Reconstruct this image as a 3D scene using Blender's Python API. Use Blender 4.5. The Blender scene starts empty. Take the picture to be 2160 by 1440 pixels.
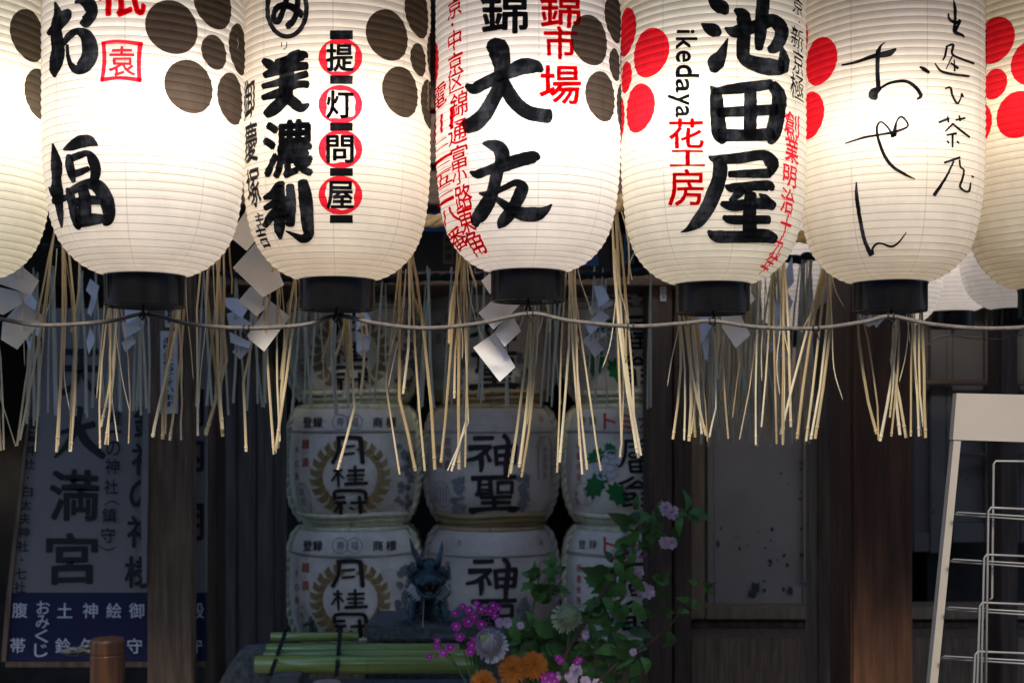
import bpy, bmesh, math, random
from mathutils import Vector, Matrix, noise
from math import radians as RD, sin, cos, pi, asin, atan2, sqrt
random.seed(7)
S = bpy.context.scene
COL = S.collection
F = 2700.0; CAMZ = 1.55; HY = 880.0
# ---------------------------------------------------------------- camera
cam = bpy.data.cameras.new('camera'); co = bpy.data.objects.new('camera', cam); COL.objects.link(co)
co.location = (0, 0, CAMZ); co.rotation_euler = (RD(90), 0, 0)
cam.sensor_width = 36; cam.lens = 45; cam.shift_y = (HY - 720) / 2160
cam.clip_start = .05; cam.clip_end = 300
cam.dof.use_dof = True; cam.dof.focus_distance = 1.9; cam.dof.aperture_fstop = 9
S.camera = co
# ---------------------------------------------------------------- sky and sun
SKY = .15; SUN = 2.0; ELEV = 37
w = bpy.data.worlds.new('World'); S.world = w; w.use_nodes = True
nt = w.node_tree; nt.nodes.clear()
sky = nt.nodes.new('ShaderNodeTexSky'); sky.sky_type = 'NISHITA'; sky.sun_disc = False
sky.sun_elevation = RD(ELEV); sky.sun_rotation = RD(180)
tint = nt.nodes.new('ShaderNodeMix'); tint.data_type = 'RGBA'; tint.blend_type = 'MULTIPLY'; tint.inputs[0].default_value = 1
tint.inputs[7].default_value = (.76, .88, 1.08, 1)
bg = nt.nodes.new('ShaderNodeBackground'); bg.inputs[1].default_value = SKY
out = nt.nodes.new('ShaderNodeOutputWorld')
nt.links.new(sky.outputs[0], tint.inputs[6]); nt.links.new(tint.outputs[2], bg.inputs[0]); nt.links.new(bg.outputs[0], out.inputs[0])
sl = bpy.data.lights.new('sun', 'SUN'); sl.energy = SUN; sl.angle = RD(12); sl.color = (1, .90, .745)
so = bpy.data.objects.new('sun', sl); COL.objects.link(so)
so.rotation_euler = (RD(90 - ELEV), 0, 0); so.location = (0, -3, 6)
S.view_settings.view_transform = 'Standard'; S.view_settings.look = 'None'
S.cycles.transparent_max_bounces = 24
S.view_settings.exposure = .88; S.view_settings.gamma = 1; S.view_settings.use_curve_mapping = False

# ---------------------------------------------------------------- helpers
def P(px, py, Y):
    return Vector(((px - 1080) / F * Y, Y, CAMZ + (HY - py) / F * Y))
def tag(o, label=None, cat=None, group=None, kind=None):
    if label: o['label'] = label
    if cat: o['category'] = cat
    if group: o['group'] = group
    if kind: o['kind'] = kind
    return o
def empty(name, loc=(0, 0, 0)):
    o = bpy.data.objects.new(name, None); COL.objects.link(o); o.location = loc; o.empty_display_size = .05
    return o
def mesh(name, V, Fs, mats, parent=None, mi=None, smooth=False):
    m = bpy.data.meshes.new(name); m.from_pydata([tuple(v) for v in V], [], Fs)
    if not isinstance(mats, (list, tuple)): mats = [mats]
    for a in mats: m.materials.append(a)
    if mi: m.polygons.foreach_set('material_index', mi)
    if smooth: m.polygons.foreach_set('use_smooth', [True] * len(m.polygons))
    m.update()
    o = bpy.data.objects.new(name, m); COL.objects.link(o)
    if parent:
        o.parent = parent
        o.matrix_parent_inverse = Matrix.Translation(-parent.location)
    return o
class MB:
    def __init__(s): s.V = []; s.F = []
    def add(s, V, Fs):
        n = len(s.V); s.V += [Vector(v) for v in V]; s.F += [[i + n for i in f] for f in Fs]
    def box(s, x0, x1, y0, y1, z0, z1, b=0):
        if b:
            bm = bmesh.new(); bmesh.ops.create_cube(bm, size=1)
            for v in bm.verts: v.co = Vector(((x0 + x1) / 2 + v.co.x * (x1 - x0), (y0 + y1) / 2 + v.co.y * (y1 - y0), (z0 + z1) / 2 + v.co.z * (z1 - z0)))
            bmesh.ops.bevel(bm, geom=bm.edges[:], offset=b, segments=2, affect='EDGES')
            bm.verts.index_update()
            s.add([v.co.copy() for v in bm.verts], [[v.index for v in f.verts] for f in bm.faces]); bm.free(); return
        s.add([(x0, y0, z0), (x1, y0, z0), (x1, y1, z0), (x0, y1, z0), (x0, y0, z1), (x1, y0, z1), (x1, y1, z1), (x0, y1, z1)],
              [(0, 3, 2, 1), (4, 5, 6, 7), (0, 1, 5, 4), (1, 2, 6, 5), (2, 3, 7, 6), (3, 0, 4, 7)])
    def tube(s, pts, rad, n=6, caps=True, flat=1):
        pts = [Vector(p) for p in pts]; k = len(pts)
        if not isinstance(rad, (list, tuple)): rad = [rad] * k
        V = []; Fs = []; up = None
        for i in range(k):
            t = (pts[min(i + 1, k - 1)] - pts[max(i - 1, 0)]).normalized()
            if up is None: up = Vector((0, 1, 0)) if abs(t.y) < .8 else Vector((0, 0, 1))
            a = t.cross(up).normalized(); b = a.cross(t).normalized(); up = b
            for j in range(n):
                q = 2 * pi * j / n
                V.append(pts[i] + a * cos(q) * rad[i] + b * sin(q) * rad[i] * flat)
        for i in range(k - 1):
            for j in range(n):
                Fs.append((i * n + j, i * n + (j + 1) % n, (i + 1) * n + (j + 1) % n, (i + 1) * n + j))
        if caps: Fs.append(tuple(range(n))[::-1]); Fs.append(tuple((k - 1) * n + j for j in range(n)))
        s.add(V, Fs)
    def lathe(s, prof, cx, cy, n=48, z0=0):
        V = []; Fs = []
        for r, z in prof:
            for j in range(n):
                q = 2 * pi * j / n; V.append((cx + r * sin(q), cy - r * cos(q), z0 + z))
        for i in range(len(prof) - 1):
            for j in range(n): Fs.append((i * n + j, i * n + (j + 1) % n, (i + 1) * n + (j + 1) % n, (i + 1) * n + j))
        s.add(V, Fs)
    def ball(s, c, r, sx=1, sy=1, sz=1, seg=10, rings=7, rot=None):
        c = Vector(c); V = []; Fs = []
        for i in range(rings + 1):
            a = pi * i / rings
            for j in range(seg):
                q = 2 * pi * j / seg
                v = Vector((sin(a) * cos(q) * sx, sin(a) * sin(q) * sy, cos(a) * sz)) * r
                if rot: v = rot @ v
                V.append(c + v)
        for i in range(rings):
            for j in range(seg): Fs.append((i * seg + j, (i + 1) * seg + j, (i + 1) * seg + (j + 1) % seg, i * seg + (j + 1) % seg))
        s.add(V, Fs)
    def build(s, name, mat, parent=None, smooth=False): return mesh(name, s.V, s.F, mat, parent, smooth=smooth)
def spline(pts, n=6):
    pts = [tuple(p) for p in pts]
    if len(pts) < 3:
        a, b = pts; return [tuple(a[k] + (b[k] - a[k]) * i / n for k in range(len(a))) for i in range(n + 1)]
    o = []; q = [pts[0]] + pts + [pts[-1]]
    for i in range(1, len(q) - 2):
        for j in range(n):
            t = j / n; o.append(tuple(.5 * ((2 * q[i][k]) + (-q[i - 1][k] + q[i + 1][k]) * t + (2 * q[i - 1][k] - 5 * q[i][k] + 4 * q[i + 1][k] - q[i + 2][k]) * t * t + (-q[i - 1][k] + 3 * q[i][k] - 3 * q[i + 1][k] + q[i + 2][k]) * t ** 3) for k in range(len(q[i]))))
    o.append(pts[-1]); return o

# ---------------------------------------------------------------- materials
def nodes(name):
    m = bpy.data.materials.new(name); m.use_nodes = True; nt = m.node_tree; nt.nodes.clear()
    o = nt.nodes.new('ShaderNodeOutputMaterial'); return m, nt, o
def N(nt, t, **k):
    n = nt.nodes.new(t)
    for a, v in k.items():
        if isinstance(v, tuple) and a.startswith('i'): pass
        setattr(n, a, v)
    return n
def pbr(name, c1, c2=None, rough=.6, scale=8, stretch=(1, 1, 1), bump=.2, spec=.4, metal=0, detail=6, c3=None, coat=0, trans=0, coord='Object', bscale=None):
    m, nt, o = nodes(name); b = N(nt, 'ShaderNodeBsdfPrincipled'); L = nt.links.new
    b.inputs['Roughness'].default_value = rough; b.inputs['Metallic'].default_value = metal
    b.inputs['Specular IOR Level'].default_value = spec; b.inputs['Coat Weight'].default_value = coat
    tc = N(nt, 'ShaderNodeTexCoord'); mp = N(nt, 'ShaderNodeMapping'); mp.inputs['Scale'].default_value = stretch
    L(tc.outputs[coord], mp.inputs[0])
    nz = N(nt, 'ShaderNodeTexNoise'); nz.inputs['Scale'].default_value = scale; nz.inputs['Detail'].default_value = detail; nz.inputs['Roughness'].default_value = .6
    L(mp.outputs[0], nz.inputs[0])
    rp = N(nt, 'ShaderNodeValToRGB'); c2 = c2 or c1
    rp.color_ramp.elements[0].position = .3; rp.color_ramp.elements[1].position = .7
    rp.color_ramp.elements[0].color = (*c1, 1); rp.color_ramp.elements[1].color = (*c2, 1)
    if c3:
        e = rp.color_ramp.elements.new(.5); e.color = (*c3, 1)
    L(nz.outputs[0], rp.inputs[0]); L(rp.outputs[0], b.inputs['Base Color'])
    if bump:
        bp = N(nt, 'ShaderNodeBump'); bp.inputs['Strength'].default_value = bump; bp.inputs['Distance'].default_value = .01
        n2 = N(nt, 'ShaderNodeTexNoise'); n2.inputs['Scale'].default_value = bscale or scale * 3; n2.inputs['Detail'].default_value = 4
        L(mp.outputs[0], n2.inputs[0]); L(n2.outputs[0], bp.inputs['Height']); L(bp.outputs[0], b.inputs['Normal'])
    if trans:
        t = N(nt, 'ShaderNodeBsdfTranslucent'); L(rp.outputs[0], t.inputs[0]); mx = N(nt, 'ShaderNodeMixShader'); mx.inputs[0].default_value = trans
        L(b.outputs[0], mx.inputs[1]); L(t.outputs[0], mx.inputs[2]); L(mx.outputs[0], o.inputs[0])
    else: L(b.outputs[0], o.inputs[0])
    return m
def paper(name, tcol, dcol, fac=.55, k=1, seams=True, brush=False):
    """translucent lantern paper: fibre mottling, faint overlap seams of the paper strips"""
    m, nt, o = nodes(name); L = nt.links.new
    tr = N(nt, 'ShaderNodeBsdfTranslucent'); di = N(nt, 'ShaderNodeBsdfDiffuse'); mx = N(nt, 'ShaderNodeMixShader'); mx.inputs[0].default_value = fac
    tc = N(nt, 'ShaderNodeTexCoord'); mp = N(nt, 'ShaderNodeMapping'); mp.inputs['Scale'].default_value = (1, 1, .6); L(tc.outputs['Object'], mp.inputs[0])
    nz = N(nt, 'ShaderNodeTexNoise'); nz.inputs['Scale'].default_value = 26; nz.inputs['Detail'].default_value = 8; nz.inputs['Roughness'].default_value = .7; L(mp.outputs[0], nz.inputs[0])
    mr = N(nt, 'ShaderNodeMapRange'); mr.inputs['From Min'].default_value = .3; mr.inputs['From Max'].default_value = .7; mr.inputs['To Min'].default_value = .84 * k; mr.inputs['To Max'].default_value = 1.0 * k
    if brush:
        nz.inputs['Scale'].default_value = 34; mr.inputs['From Min'].default_value = .48; mr.inputs['From Max'].default_value = .78; mr.inputs['To Min'].default_value = .7; mr.inputs['To Max'].default_value = 6.5
    L(nz.outputs[0], mr.inputs[0])
    val = mr.outputs[0]
    if seams:
        sp = N(nt, 'ShaderNodeSeparateXYZ'); L(tc.outputs['Object'], sp.inputs[0])
        at = N(nt, 'ShaderNodeMath', operation='ARCTAN2'); L(sp.outputs[0], at.inputs[0]); L(sp.outputs[1], at.inputs[1])
        ml = N(nt, 'ShaderNodeMath', operation='MULTIPLY'); ml.inputs[1].default_value = 8 / (2 * pi); L(at.outputs[0], ml.inputs[0])
        ad = N(nt, 'ShaderNodeMath', operation='ADD'); ad.inputs[1].default_value = .13; L(ml.outputs[0], ad.inputs[0])
        fr = N(nt, 'ShaderNodeMath', operation='FRACT'); L(ad.outputs[0], fr.inputs[0])
        lt = N(nt, 'ShaderNodeMath', operation='LESS_THAN'); lt.inputs[1].default_value = .016; L(fr.outputs[0], lt.inputs[0])
        m3 = N(nt, 'ShaderNodeMath', operation='MULTIPLY'); m3.inputs[1].default_value = .2; L(lt.outputs[0], m3.inputs[0])
        sb = N(nt, 'ShaderNodeMath', operation='SUBTRACT'); L(val, sb.inputs[0]); L(m3.outputs[0], sb.inputs[1]); val = sb.outputs[0]
    for col, sh in ((tcol, tr), (dcol, di)):
        mm = N(nt, 'ShaderNodeMix'); mm.data_type = 'RGBA'; mm.blend_type = 'MULTIPLY'; mm.inputs[0].default_value = 1
        mm.inputs[6].default_value = (*col, 1); L(val, mm.inputs[7]); L(mm.outputs[2], sh.inputs[0])
    L(di.outputs[0], mx.inputs[1]); L(tr.outputs[0], mx.inputs[2]); L(mx.outputs[0], o.inputs[0])
    return m
def film(name, col, rough=.6):
    """thin dye film on the lantern paper"""
    m, nt, o = nodes(name); t = N(nt, 'ShaderNodeBsdfTransparent'); t.inputs[0].default_value = (*col, 1)
    d = N(nt, 'ShaderNodeBsdfDiffuse'); d.inputs[0].default_value = (*[c * .6 for c in col], 1)
    tc = N(nt, 'ShaderNodeTexCoord'); nz = N(nt, 'ShaderNodeTexNoise'); nz.inputs['Scale'].default_value = 60; nz.inputs['Detail'].default_value = 5
    nt.links.new(tc.outputs['Object'], nz.inputs[0]); mr = N(nt, 'ShaderNodeMapRange'); mr.inputs['From Min'].default_value = .35; mr.inputs['From Max'].default_value = .7
    mr.inputs['To Min'].default_value = .0; mr.inputs['To Max'].default_value = .16; nt.links.new(nz.outputs[0], mr.inputs[0])
    x = N(nt, 'ShaderNodeMixShader'); nt.links.new(mr.outputs[0], x.inputs[0]); nt.links.new(t.outputs[0], x.inputs[1]); nt.links.new(d.outputs[0], x.inputs[2]); nt.links.new(x.outputs[0], o.inputs[0]); return m
M = {}
M['ink'] = paper('black_ink', (.012, .014, .019), (.014, .015, .018), .6, seams=False, brush=True)
M['ink_grey'] = paper('grey_ink', (.16, .17, .19), (.05, .05, .055), .6, seams=False)
M['red'] = film('red_ink', (.93, .035, .085))
M['crest_black'] = film('crest_black', (.085, .068, .058))
M['crest_red'] = film('crest_red', (.90, .022, .05))
M['rib'] = paper('paper_over_rib', (.44, .30, .22), (.42, .34, .27), .5, .8, False)
M['lacquer'] = pbr('black_lacquer', (.006, .006, .007), (.014, .012, .01), rough=.12, bump=.12, spec=.6, scale=9, stretch=(6, 6, .3), bscale=14)
M['iron'] = pbr('black_iron', (.012, .012, .012), (.03, .028, .025), rough=.5, scale=30)
M['cord'] = pbr('grey_cord', (.10, .085, .07), (.2, .17, .145), rough=.75, scale=120, bump=.3)
M['straw'] = pbr('rice_straw', (.50, .38, .20), (.74, .60, .37), rough=.6, scale=18, stretch=(1, 1, .3), bump=.15, c3=(.65, .51, .30), trans=.15)
M['straw_b'] = pbr('tan_rice_straw', (.34, .24, .11), (.56, .42, .22), rough=.6, scale=22, stretch=(1, 1, .3), bump=.15, trans=.15)
M['straw_c'] = pbr('pale_rice_straw', (.60, .50, .31), (.80, .70, .50), rough=.6, scale=22, stretch=(1, 1, .3), bump=.15, trans=.15)
M['straw_skylit'] = pbr('skylit_grey_straw', (.42, .43, .35), (.64, .65, .55), rough=.7, scale=18, stretch=(1, 1, .3), bump=.15, trans=.15)  # grey tone puts the blue skylight on the rear straw into its colour
M['straw_rope'] = pbr('straw_rope', (.36, .27, .13), (.66, .55, .33), rough=.7, scale=60, bump=.5)
M['paper'] = pbr('folded_paper', (.82, .80, .78), (.88, .86, .84), rough=.8, scale=20, bump=.06, spec=.2, trans=.45)
M['wood_dark'] = pbr('dark_wood', (.028, .017, .011), (.085, .052, .033), rough=.55, scale=6, stretch=(9, 9, .7), bump=.35, c3=(.05, .031, .02))
M['wood_dark_h'] = pbr('dark_wood_beam', (.035, .02, .012), (.12, .068, .036), rough=.5, scale=6, stretch=(.7, 9, 9), bump=.35, c3=(.08, .043, .023))
M['wood_red'] = pbr('polished_post_wood', (.032, .013, .006), (.14, .058, .026), rough=.42, scale=5, stretch=(9, 9, .6), bump=.25, c3=(.07, .03, .014))
M['wood_mid'] = pbr('weathered_wood', (.07, .043, .025), (.2, .135, .085), rough=.7, scale=7, stretch=(9, 9, .7), bump=.4, c3=(.125, .08, .05))
M['wood_pale'] = pbr('pale_trim_wood', (.16, .105, .058), (.25, .175, .105), rough=.6, scale=6, stretch=(9, 9, .7), bump=.25)
M['plank'] = pbr('plank_wood', (.04, .036, .034), (.10, .088, .08), rough=.7, scale=6, stretch=(9, 9, .6), bump=.4)
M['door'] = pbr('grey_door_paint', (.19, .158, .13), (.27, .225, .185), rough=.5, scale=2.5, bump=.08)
M['door_shaded'] = pbr('shaded_grey_door_paint', (.06, .052, .046), (.10, .088, .08), rough=.6, scale=2.5, bump=.08)  # darkened copy of the door paint, shade put into the colour
M['chip'] = pbr('bare_wood_chip', (.025, .02, .018), (.05, .04, .035), rough=.8)
M['dark'] = pbr('dark_plaster', (.02, .018, .016), (.045, .04, .036), rough=.9)
M['cloth'] = pbr('barrel_wrap', (.42, .40, .34), (.74, .72, .66), rough=.75, scale=3.2, detail=9, c3=(.66, .64, .58), bump=.5, bscale=42)
M['cloth_grey'] = pbr('faded_barrel_wrap', (.30, .27, .24), (.58, .55, .50), rough=.8, scale=3.5, detail=9, c3=(.47, .44, .40), bump=.5, bscale=42)
M['mat'] = pbr('barrel_straw_mat', (.24, .19, .10), (.42, .34, .19), rough=.8, scale=9, stretch=(1, 1, 4), bump=.6)
M['mat_band'] = pbr('barrel_top_mat', (.27, .27, .25), (.40, .40, .37), rough=.8, scale=9, stretch=(1, 1, 1), bump=.3)
M['barrel_rope'] = pbr('barrel_rope', (.48, .50, .36), (.74, .76, .58), rough=.8, scale=40, bump=.5)
M['p_black'] = pbr('printed_black', (.006, .007, .010), (.014, .015, .02), rough=.6, bump=0)
M['p_red'] = pbr('printed_red', (.42, .02, .02), (.55, .05, .04), rough=.6, bump=0)
M['p_faded'] = pbr('printed_faded_red', (.26, .12, .12), (.34, .17, .165), rough=.7, bump=0)
M['p_grey'] = pbr('printed_grey', (.12, .14, .16), (.2, .22, .24), rough=.7, bump=0, scale=20)
M['p_line'] = pbr('printed_grey_line', (.09, .09, .10), (.12, .12, .13), rough=.7, bump=0)
M['p_gold'] = pbr('printed_gold', (.20, .14, .05), (.34, .24, .09), rough=.5, bump=0, scale=14)
M['p_green'] = pbr('printed_green', (.005, .12, .03), (.012, .19, .05), rough=.6, bump=0)
M['p_white'] = pbr('printed_white', (.50, .53, .62), (.62, .64, .70), rough=.7, bump=0, scale=30)
M['board'] = pbr('shaded_white_board', (.165, .16, .16), (.205, .20, .20), rough=.6, scale=3, bump=.03)  # white board darkened in its colour to stand in for shade
M['navy'] = pbr('navy_sign_paint', (.006, .008, .045), (.009, .011, .06), rough=.6, scale=3, bump=0)
M['blue'] = pbr('blue_panel', (.03, .16, .5), (.05, .22, .62), rough=.5, bump=0)
M['cream'] = pbr('cream_paint', (.29, .25, .195), (.36, .31, .25), rough=.5, scale=3, bump=.04)
M['wire'] = pbr('grey_wire', (.17, .155, .14), (.25, .235, .215), rough=.45, bump=0, metal=.2)
M['stone'] = pbr('grey_stone', (.045, .047, .05), (.15, .155, .16), rough=.6, scale=60, bump=.5, detail=3)
M['ground'] = pbr('paving_stone', (.07, .07, .07), (.13, .13, .125), rough=.85, scale=9, bump=.4)
M['bamboo'] = pbr('green_bamboo', (.12, .19, .045), (.33, .37, .09), rough=.22, scale=3, stretch=(.6, 5, 5), bump=.03, c3=(.20, .28, .065), coat=.4)
M['bronze'] = pbr('patina_bronze', (.02, .04, .045), (.07, .12, .14), rough=.42, metal=.55, scale=25, bump=.6)
M['tooth'] = pbr('pale_metal', (.35, .4, .42), (.5, .55, .56), rough=.4, metal=.4, scale=20)
M['leaf'] = pbr('leaf_green', (.045, .16, .035), (.12, .29, .06), rough=.35, scale=30, bump=.2, trans=.25)
M['leaf_dark'] = pbr('leaf_dark_green', (.035, .085, .02), (.07, .15, .03), rough=.4, scale=30, bump=.2, trans=.25)
M['twig'] = pbr('twig_bark', (.05, .03, .02), (.12, .075, .05), rough=.8, scale=40, bump=.5)
M['stem'] = pbr('green_stem', (.05, .12, .03), (.08, .17, .05), rough=.5)
M['pink'] = pbr('pale_pink_petal', (.72, .52, .70), (.90, .80, .90), rough=.6, scale=30, bump=0, trans=.3)
M['bud'] = pbr('rose_bud_petal', (.35, .09, .2), (.6, .3, .42), rough=.6, scale=30, bump=0, trans=.3)
M['purple'] = pbr('magenta_petal', (.42, .01, .36), (.62, .04, .55), rough=.5, scale=30, bump=0, trans=.3)
M['white_petal'] = pbr('white_green_petal', (.36, .44, .26), (.60, .64, .48), rough=.6, scale=12, bump=0, trans=.3)
M['green_petal'] = pbr('green_tinged_petal', (.30, .42, .12), (.50, .60, .28), rough=.6, scale=12, bump=0, trans=.3)
M['white_pink'] = pbr('white_lilac_petal', (.50, .46, .52), (.66, .62, .68), rough=.6, scale=12, bump=0, trans=.3)
M['orange'] = pbr('orange_petal', (.34, .09, .008), (.55, .19, .015), rough=.6, scale=25, bump=0, trans=.2)
M['yellow'] = pbr('yellow_petal', (.6, .38, .03), (.7, .45, .05), rough=.6, bump=0)
M['tie'] = pbr('black_palm_twine', (.005, .008, .007), (.02, .022, .02), rough=.9, scale=60, bump=.6)
M['label_dark'] = pbr('dark_name_plate', (.03, .035, .05), (.05, .055, .075), rough=.5)
M['plate'] = pbr('plain_wood_plate', (.13, .12, .10), (.19, .175, .15), rough=.6, scale=10, stretch=(6, 6, 1))
M['paste'] = pbr('paper_sticker', (.5, .5, .5), (.6, .6, .6), rough=.7, bump=0)
M['plastic'] = pbr('clear_wrap', (.03, .03, .03), (.14, .14, .14), rough=.12, bump=.5, scale=30)

# ---------------------------------------------------------------- lettering on surfaces
class Surf:
    """a surface of revolution (front at -Y) seen from the camera; s = arc length, z = height"""
    def __init__(s, cx, cy, ref, zs, rs, planes, off):
        s.cx, s.cy, s.ref, s.zs, s.rs, s.planes, s.off = cx, cy, ref, zs, rs, planes, off
        s.su = ref * RD(7)
    def r(s, z):
        zs = s.zs
        if z <= zs[0]: return s.rs[0]
        if z >= zs[-1]: return s.rs[-1]
        lo, hi = 0, len(zs) - 1
        while hi - lo > 1:
            m = (lo + hi) // 2
            if zs[m] <= z: lo = m
            else: hi = m
        t = (z - zs[lo]) / (zs[hi] - zs[lo] + 1e-9); return s.rs[lo] + (s.rs[hi] - s.rs[lo]) * t
    def inv(s, px, py):
        dx = (px - 1080) / F; dz = (HY - py) / F; z = CAMZ + dz * (s.cy - s.ref)
        for _ in range(8):
            r = s.r(z); A = 1 + dx * dx; B = dx * s.cx + s.cy; C = s.cx ** 2 + s.cy ** 2 - r * r
            d = B * B - A * C; t = (B - sqrt(max(d, 0))) / A; z = .5 * z + .5 * (CAMZ + dz * t)
        return (atan2(t * dx - s.cx, s.cy - t) * s.ref, CAMZ + dz * t)
    def map(s, u, z, layer):
        r = s.r(z) + s.off + layer * .00006; q = u / s.ref
        return (s.cx + r * sin(q), s.cy - r * cos(q), z)
class Flat:
    """a flat board through o with unit axes a (right) and b (up)"""
    def __init__(s, o, a=(1, 0, 0), b=(0, 0, 1), off=.002):
        s.o = Vector(o); s.a = Vector(a).normalized(); s.b = Vector(b).normalized(); s.n = s.a.cross(s.b)
        if s.n.y > 0: s.n = -s.n
        s.off = off; s.planes = None
    def inv(s, px, py):
        d = Vector(((px - 1080) / F, 1, (HY - py) / F)); c = Vector((0, 0, CAMZ))
        t = (s.o - c).dot(s.n) / d.dot(s.n); p = c + d * t - s.o
        return (p.dot(s.a), p.dot(s.b))
    def map(s, u, z, layer):
        return s.o + s.a * u + s.b * z + s.n * (s.off + layer * .0001)
_gl = {}
def glyph(ch, off=0.0):
    k = (ch, round(off, 4))
    if k in _gl: return _gl[k]
    c = bpy.data.curves.new('t', 'FONT'); c.body = ch; c.size = 1; c.resolution_u = 3; c.offset = off
    o = bpy.data.objects.new('t', c); COL.objects.link(o)
    dg = bpy.context.evaluated_depsgraph_get(); m = bpy.data.meshes.new_from_object(o.evaluated_get(dg))
    V = [(v.co.x, v.co.y) for v in m.vertices]; Fs = [list(p.vertices) for p in m.polygons]
    bpy.data.meshes.remove(m); bpy.data.objects.remove(o); bpy.data.curves.remove(c)
    x0 = min(v[0] for v in V); x1 = max(v[0] for v in V); y0 = min(v[1] for v in V); y1 = max(v[1] for v in V)
    V = [((x - x0) / (x1 - x0), (y - y0) / (y1 - y0)) for x, y in V]
    _gl[k] = (V, Fs); return _gl[k]
class Print:
    """collects flat print (lettering, marks) and lays it on a surface"""
    def __init__(s, surf, key=None): s.s = surf; s.V = []; s.F = []; s.layer = 0; s.key = key; s.n = 0; s.G = {}; s.cur = None; s.ws = 1
    def put(s, V, Fs, layer=None):
        """V in surface coordinates"""
        lay = s.layer if layer is None else layer; s.layer += 1
        if s.s.planes:
            bm = bmesh.new(); vs = [bm.verts.new((a, b, 0)) for a, b in V]
            for f in Fs:
                try: bm.faces.new([vs[i] for i in f])
                except Exception: pass
            u0 = min(a for a, b in V); u1 = max(a for a, b in V); z0 = min(b for a, b in V); z1 = max(b for a, b in V)
            st = s.s.su; k = math.floor(u0 / st) + 1
            cuts = []
            while k * st < u1: cuts.append(((k * st, 0, 0), (1, 0, 0))); k += 1
            for z in s.s.planes:
                if z0 < z < z1: cuts.append(((0, z, 0), (0, 1, 0)))
            for c, n in cuts: bmesh.ops.bisect_plane(bm, geom=bm.verts[:] + bm.edges[:] + bm.faces[:], plane_co=c, plane_no=n, dist=1e-7)
            bm.verts.index_update()
            V = [(v.co.x, v.co.y) for v in bm.verts]; Fs = [[v.index for v in f.verts] for f in bm.faces]; bm.free()
        if s.cur is None: s.n += 1
        gv, gf = s.G.setdefault(s.n if s.cur is None else s.cur, ([], []))
        n = len(gv); gv += [Vector(s.s.map(a, b, lay)) for a, b in V]; gf += [[i + n for i in f] for f in Fs]
    def px(s, V, Fs, layer=None):
        own = s.cur is None and s.key
        if own: s.cur = 'k%s' % (s.key(sum(v[0] for v in V) / len(V), sum(v[1] for v in V) / len(V)),)
        s.put([s.s.inv(x, y) for x, y in V], Fs, layer)
        if own: s.cur = None
    def bold(s, V, Fs, dx, dy, layer, n, fn):
        """brush weight: the glyph laid down several times round its own outline"""
        s.n += 1; old = s.cur
        if s.cur is None and not s.key: s.cur = s.n
        lay = s.layer if layer is None else layer
        for i in range(n):
            a = 2 * pi * i / n; fn([(x + dx * cos(a), y + dy * sin(a)) for x, y in V], Fs, lay + i * .5)
        fn(V, Fs, lay + n * .5); s.cur = old
    def box(s, ch, x0, y0, x1, y1, off=.02, rot=0, layer=None, slant=0, wob=0):
        o = []; e = off * .85 if off > .014 else 0; rx, ry = e * (x1 - x0) * .9, e * (y1 - y0) * .9
        V, Fs = glyph(ch, 0 if off > .014 else off); x0 += rx; x1 -= rx; y0 += ry; y1 -= ry
        for a, b in V:
            if rot: a, b = b, 1 - a
            if wob:
                nn = noise.noise_vector(Vector((a * 3 + x0, b * 3 + y0, 0))); a += nn.x * wob; b += nn.y * wob
            o.append((x0 + a * (x1 - x0), y1 - b * (y1 - y0) + slant * (.5 - a) * (y1 - y0)))
        if e: s.bold(o, Fs, rx, ry, layer, 6 if e < .06 else 10, s.px)
        else: s.px(o, Fs, layer)
    def unf(s, ch, cx, cy, w, h, off=.02, slant=0, lean=0):
        """centre by pixel, size unfolded in metres"""
        e = off * .8 if off > .018 else 0
        V, Fs = glyph(ch, 0 if e else off); u, z = s.s.inv(cx, cy)
        V = [(u + (a - .5) * w * (1 - e) + lean * (b - .5) * h, z + (b - .5) * h * (1 - e) + slant * (a - .5) * w) for a, b in V]
        if e: s.bold(V, Fs, e * w * .8, e * h * .8, None, 4, s.put)
        else: s.put(V, Fs)
    def stroke(s, pts, n=5, jit=.03, cap=.5, layer=None):
        q = spline(pts, n); L = []; R = []; k = len(q)
        for i, (x, y, w_) in enumerate(q):
            a = q[max(i - 1, 0)]; b = q[min(i + 1, k - 1)]; dx, dy = b[0] - a[0], b[1] - a[1]; l = math.hypot(dx, dy) or 1
            nx, ny = -dy / l, dx / l; w_ = max(w_, 1) / 2 * s.ws
            L.append((x + nx * w_ * (1 + random.uniform(-jit, jit)), y + ny * w_ * (1 + random.uniform(-jit, jit))))
            R.append((x - nx * w_ * (1 + random.uniform(-jit, jit)), y - ny * w_ * (1 + random.uniform(-jit, jit))))
        V = []; Fs = []
        for i in range(k): V += [L[i], R[i]]
        for i in range(k - 1): Fs.append((2 * i, 2 * i + 1, 2 * i + 3, 2 * i + 2))
        if cap:
            for end, i, j in ((0, 0, 1), (1, k - 1, k - 2)):
                x, y, w_ = q[i]; dx, dy = x - q[j][0], y - q[j][1]; l = math.hypot(dx, dy) or 1; dx /= l; dy /= l; r = max(w_, 1) / 2 * s.ws
                if r < 1: continue
                base = len(V); pts2 = []
                for m_ in range(1, 5):
                    a = pi * m_ / 5; pts2.append((x + (-dy) * cos(a) * r + dx * sin(a) * r * cap, y + dx * cos(a) * r + dy * sin(a) * r * cap))
                V += pts2
                ring = [2 * i + (0 if end else 1)] + ([base + m_ for m_ in range(4)] if end else [base + m_ for m_ in range(4)]) + [2 * i + (1 if end else 0)]
                if not end: ring = [2 * i + 1] + [base + m_ for m_ in range(4)] + [2 * i]
                Fs.append(ring)
        s.px(V, Fs, layer)
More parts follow.
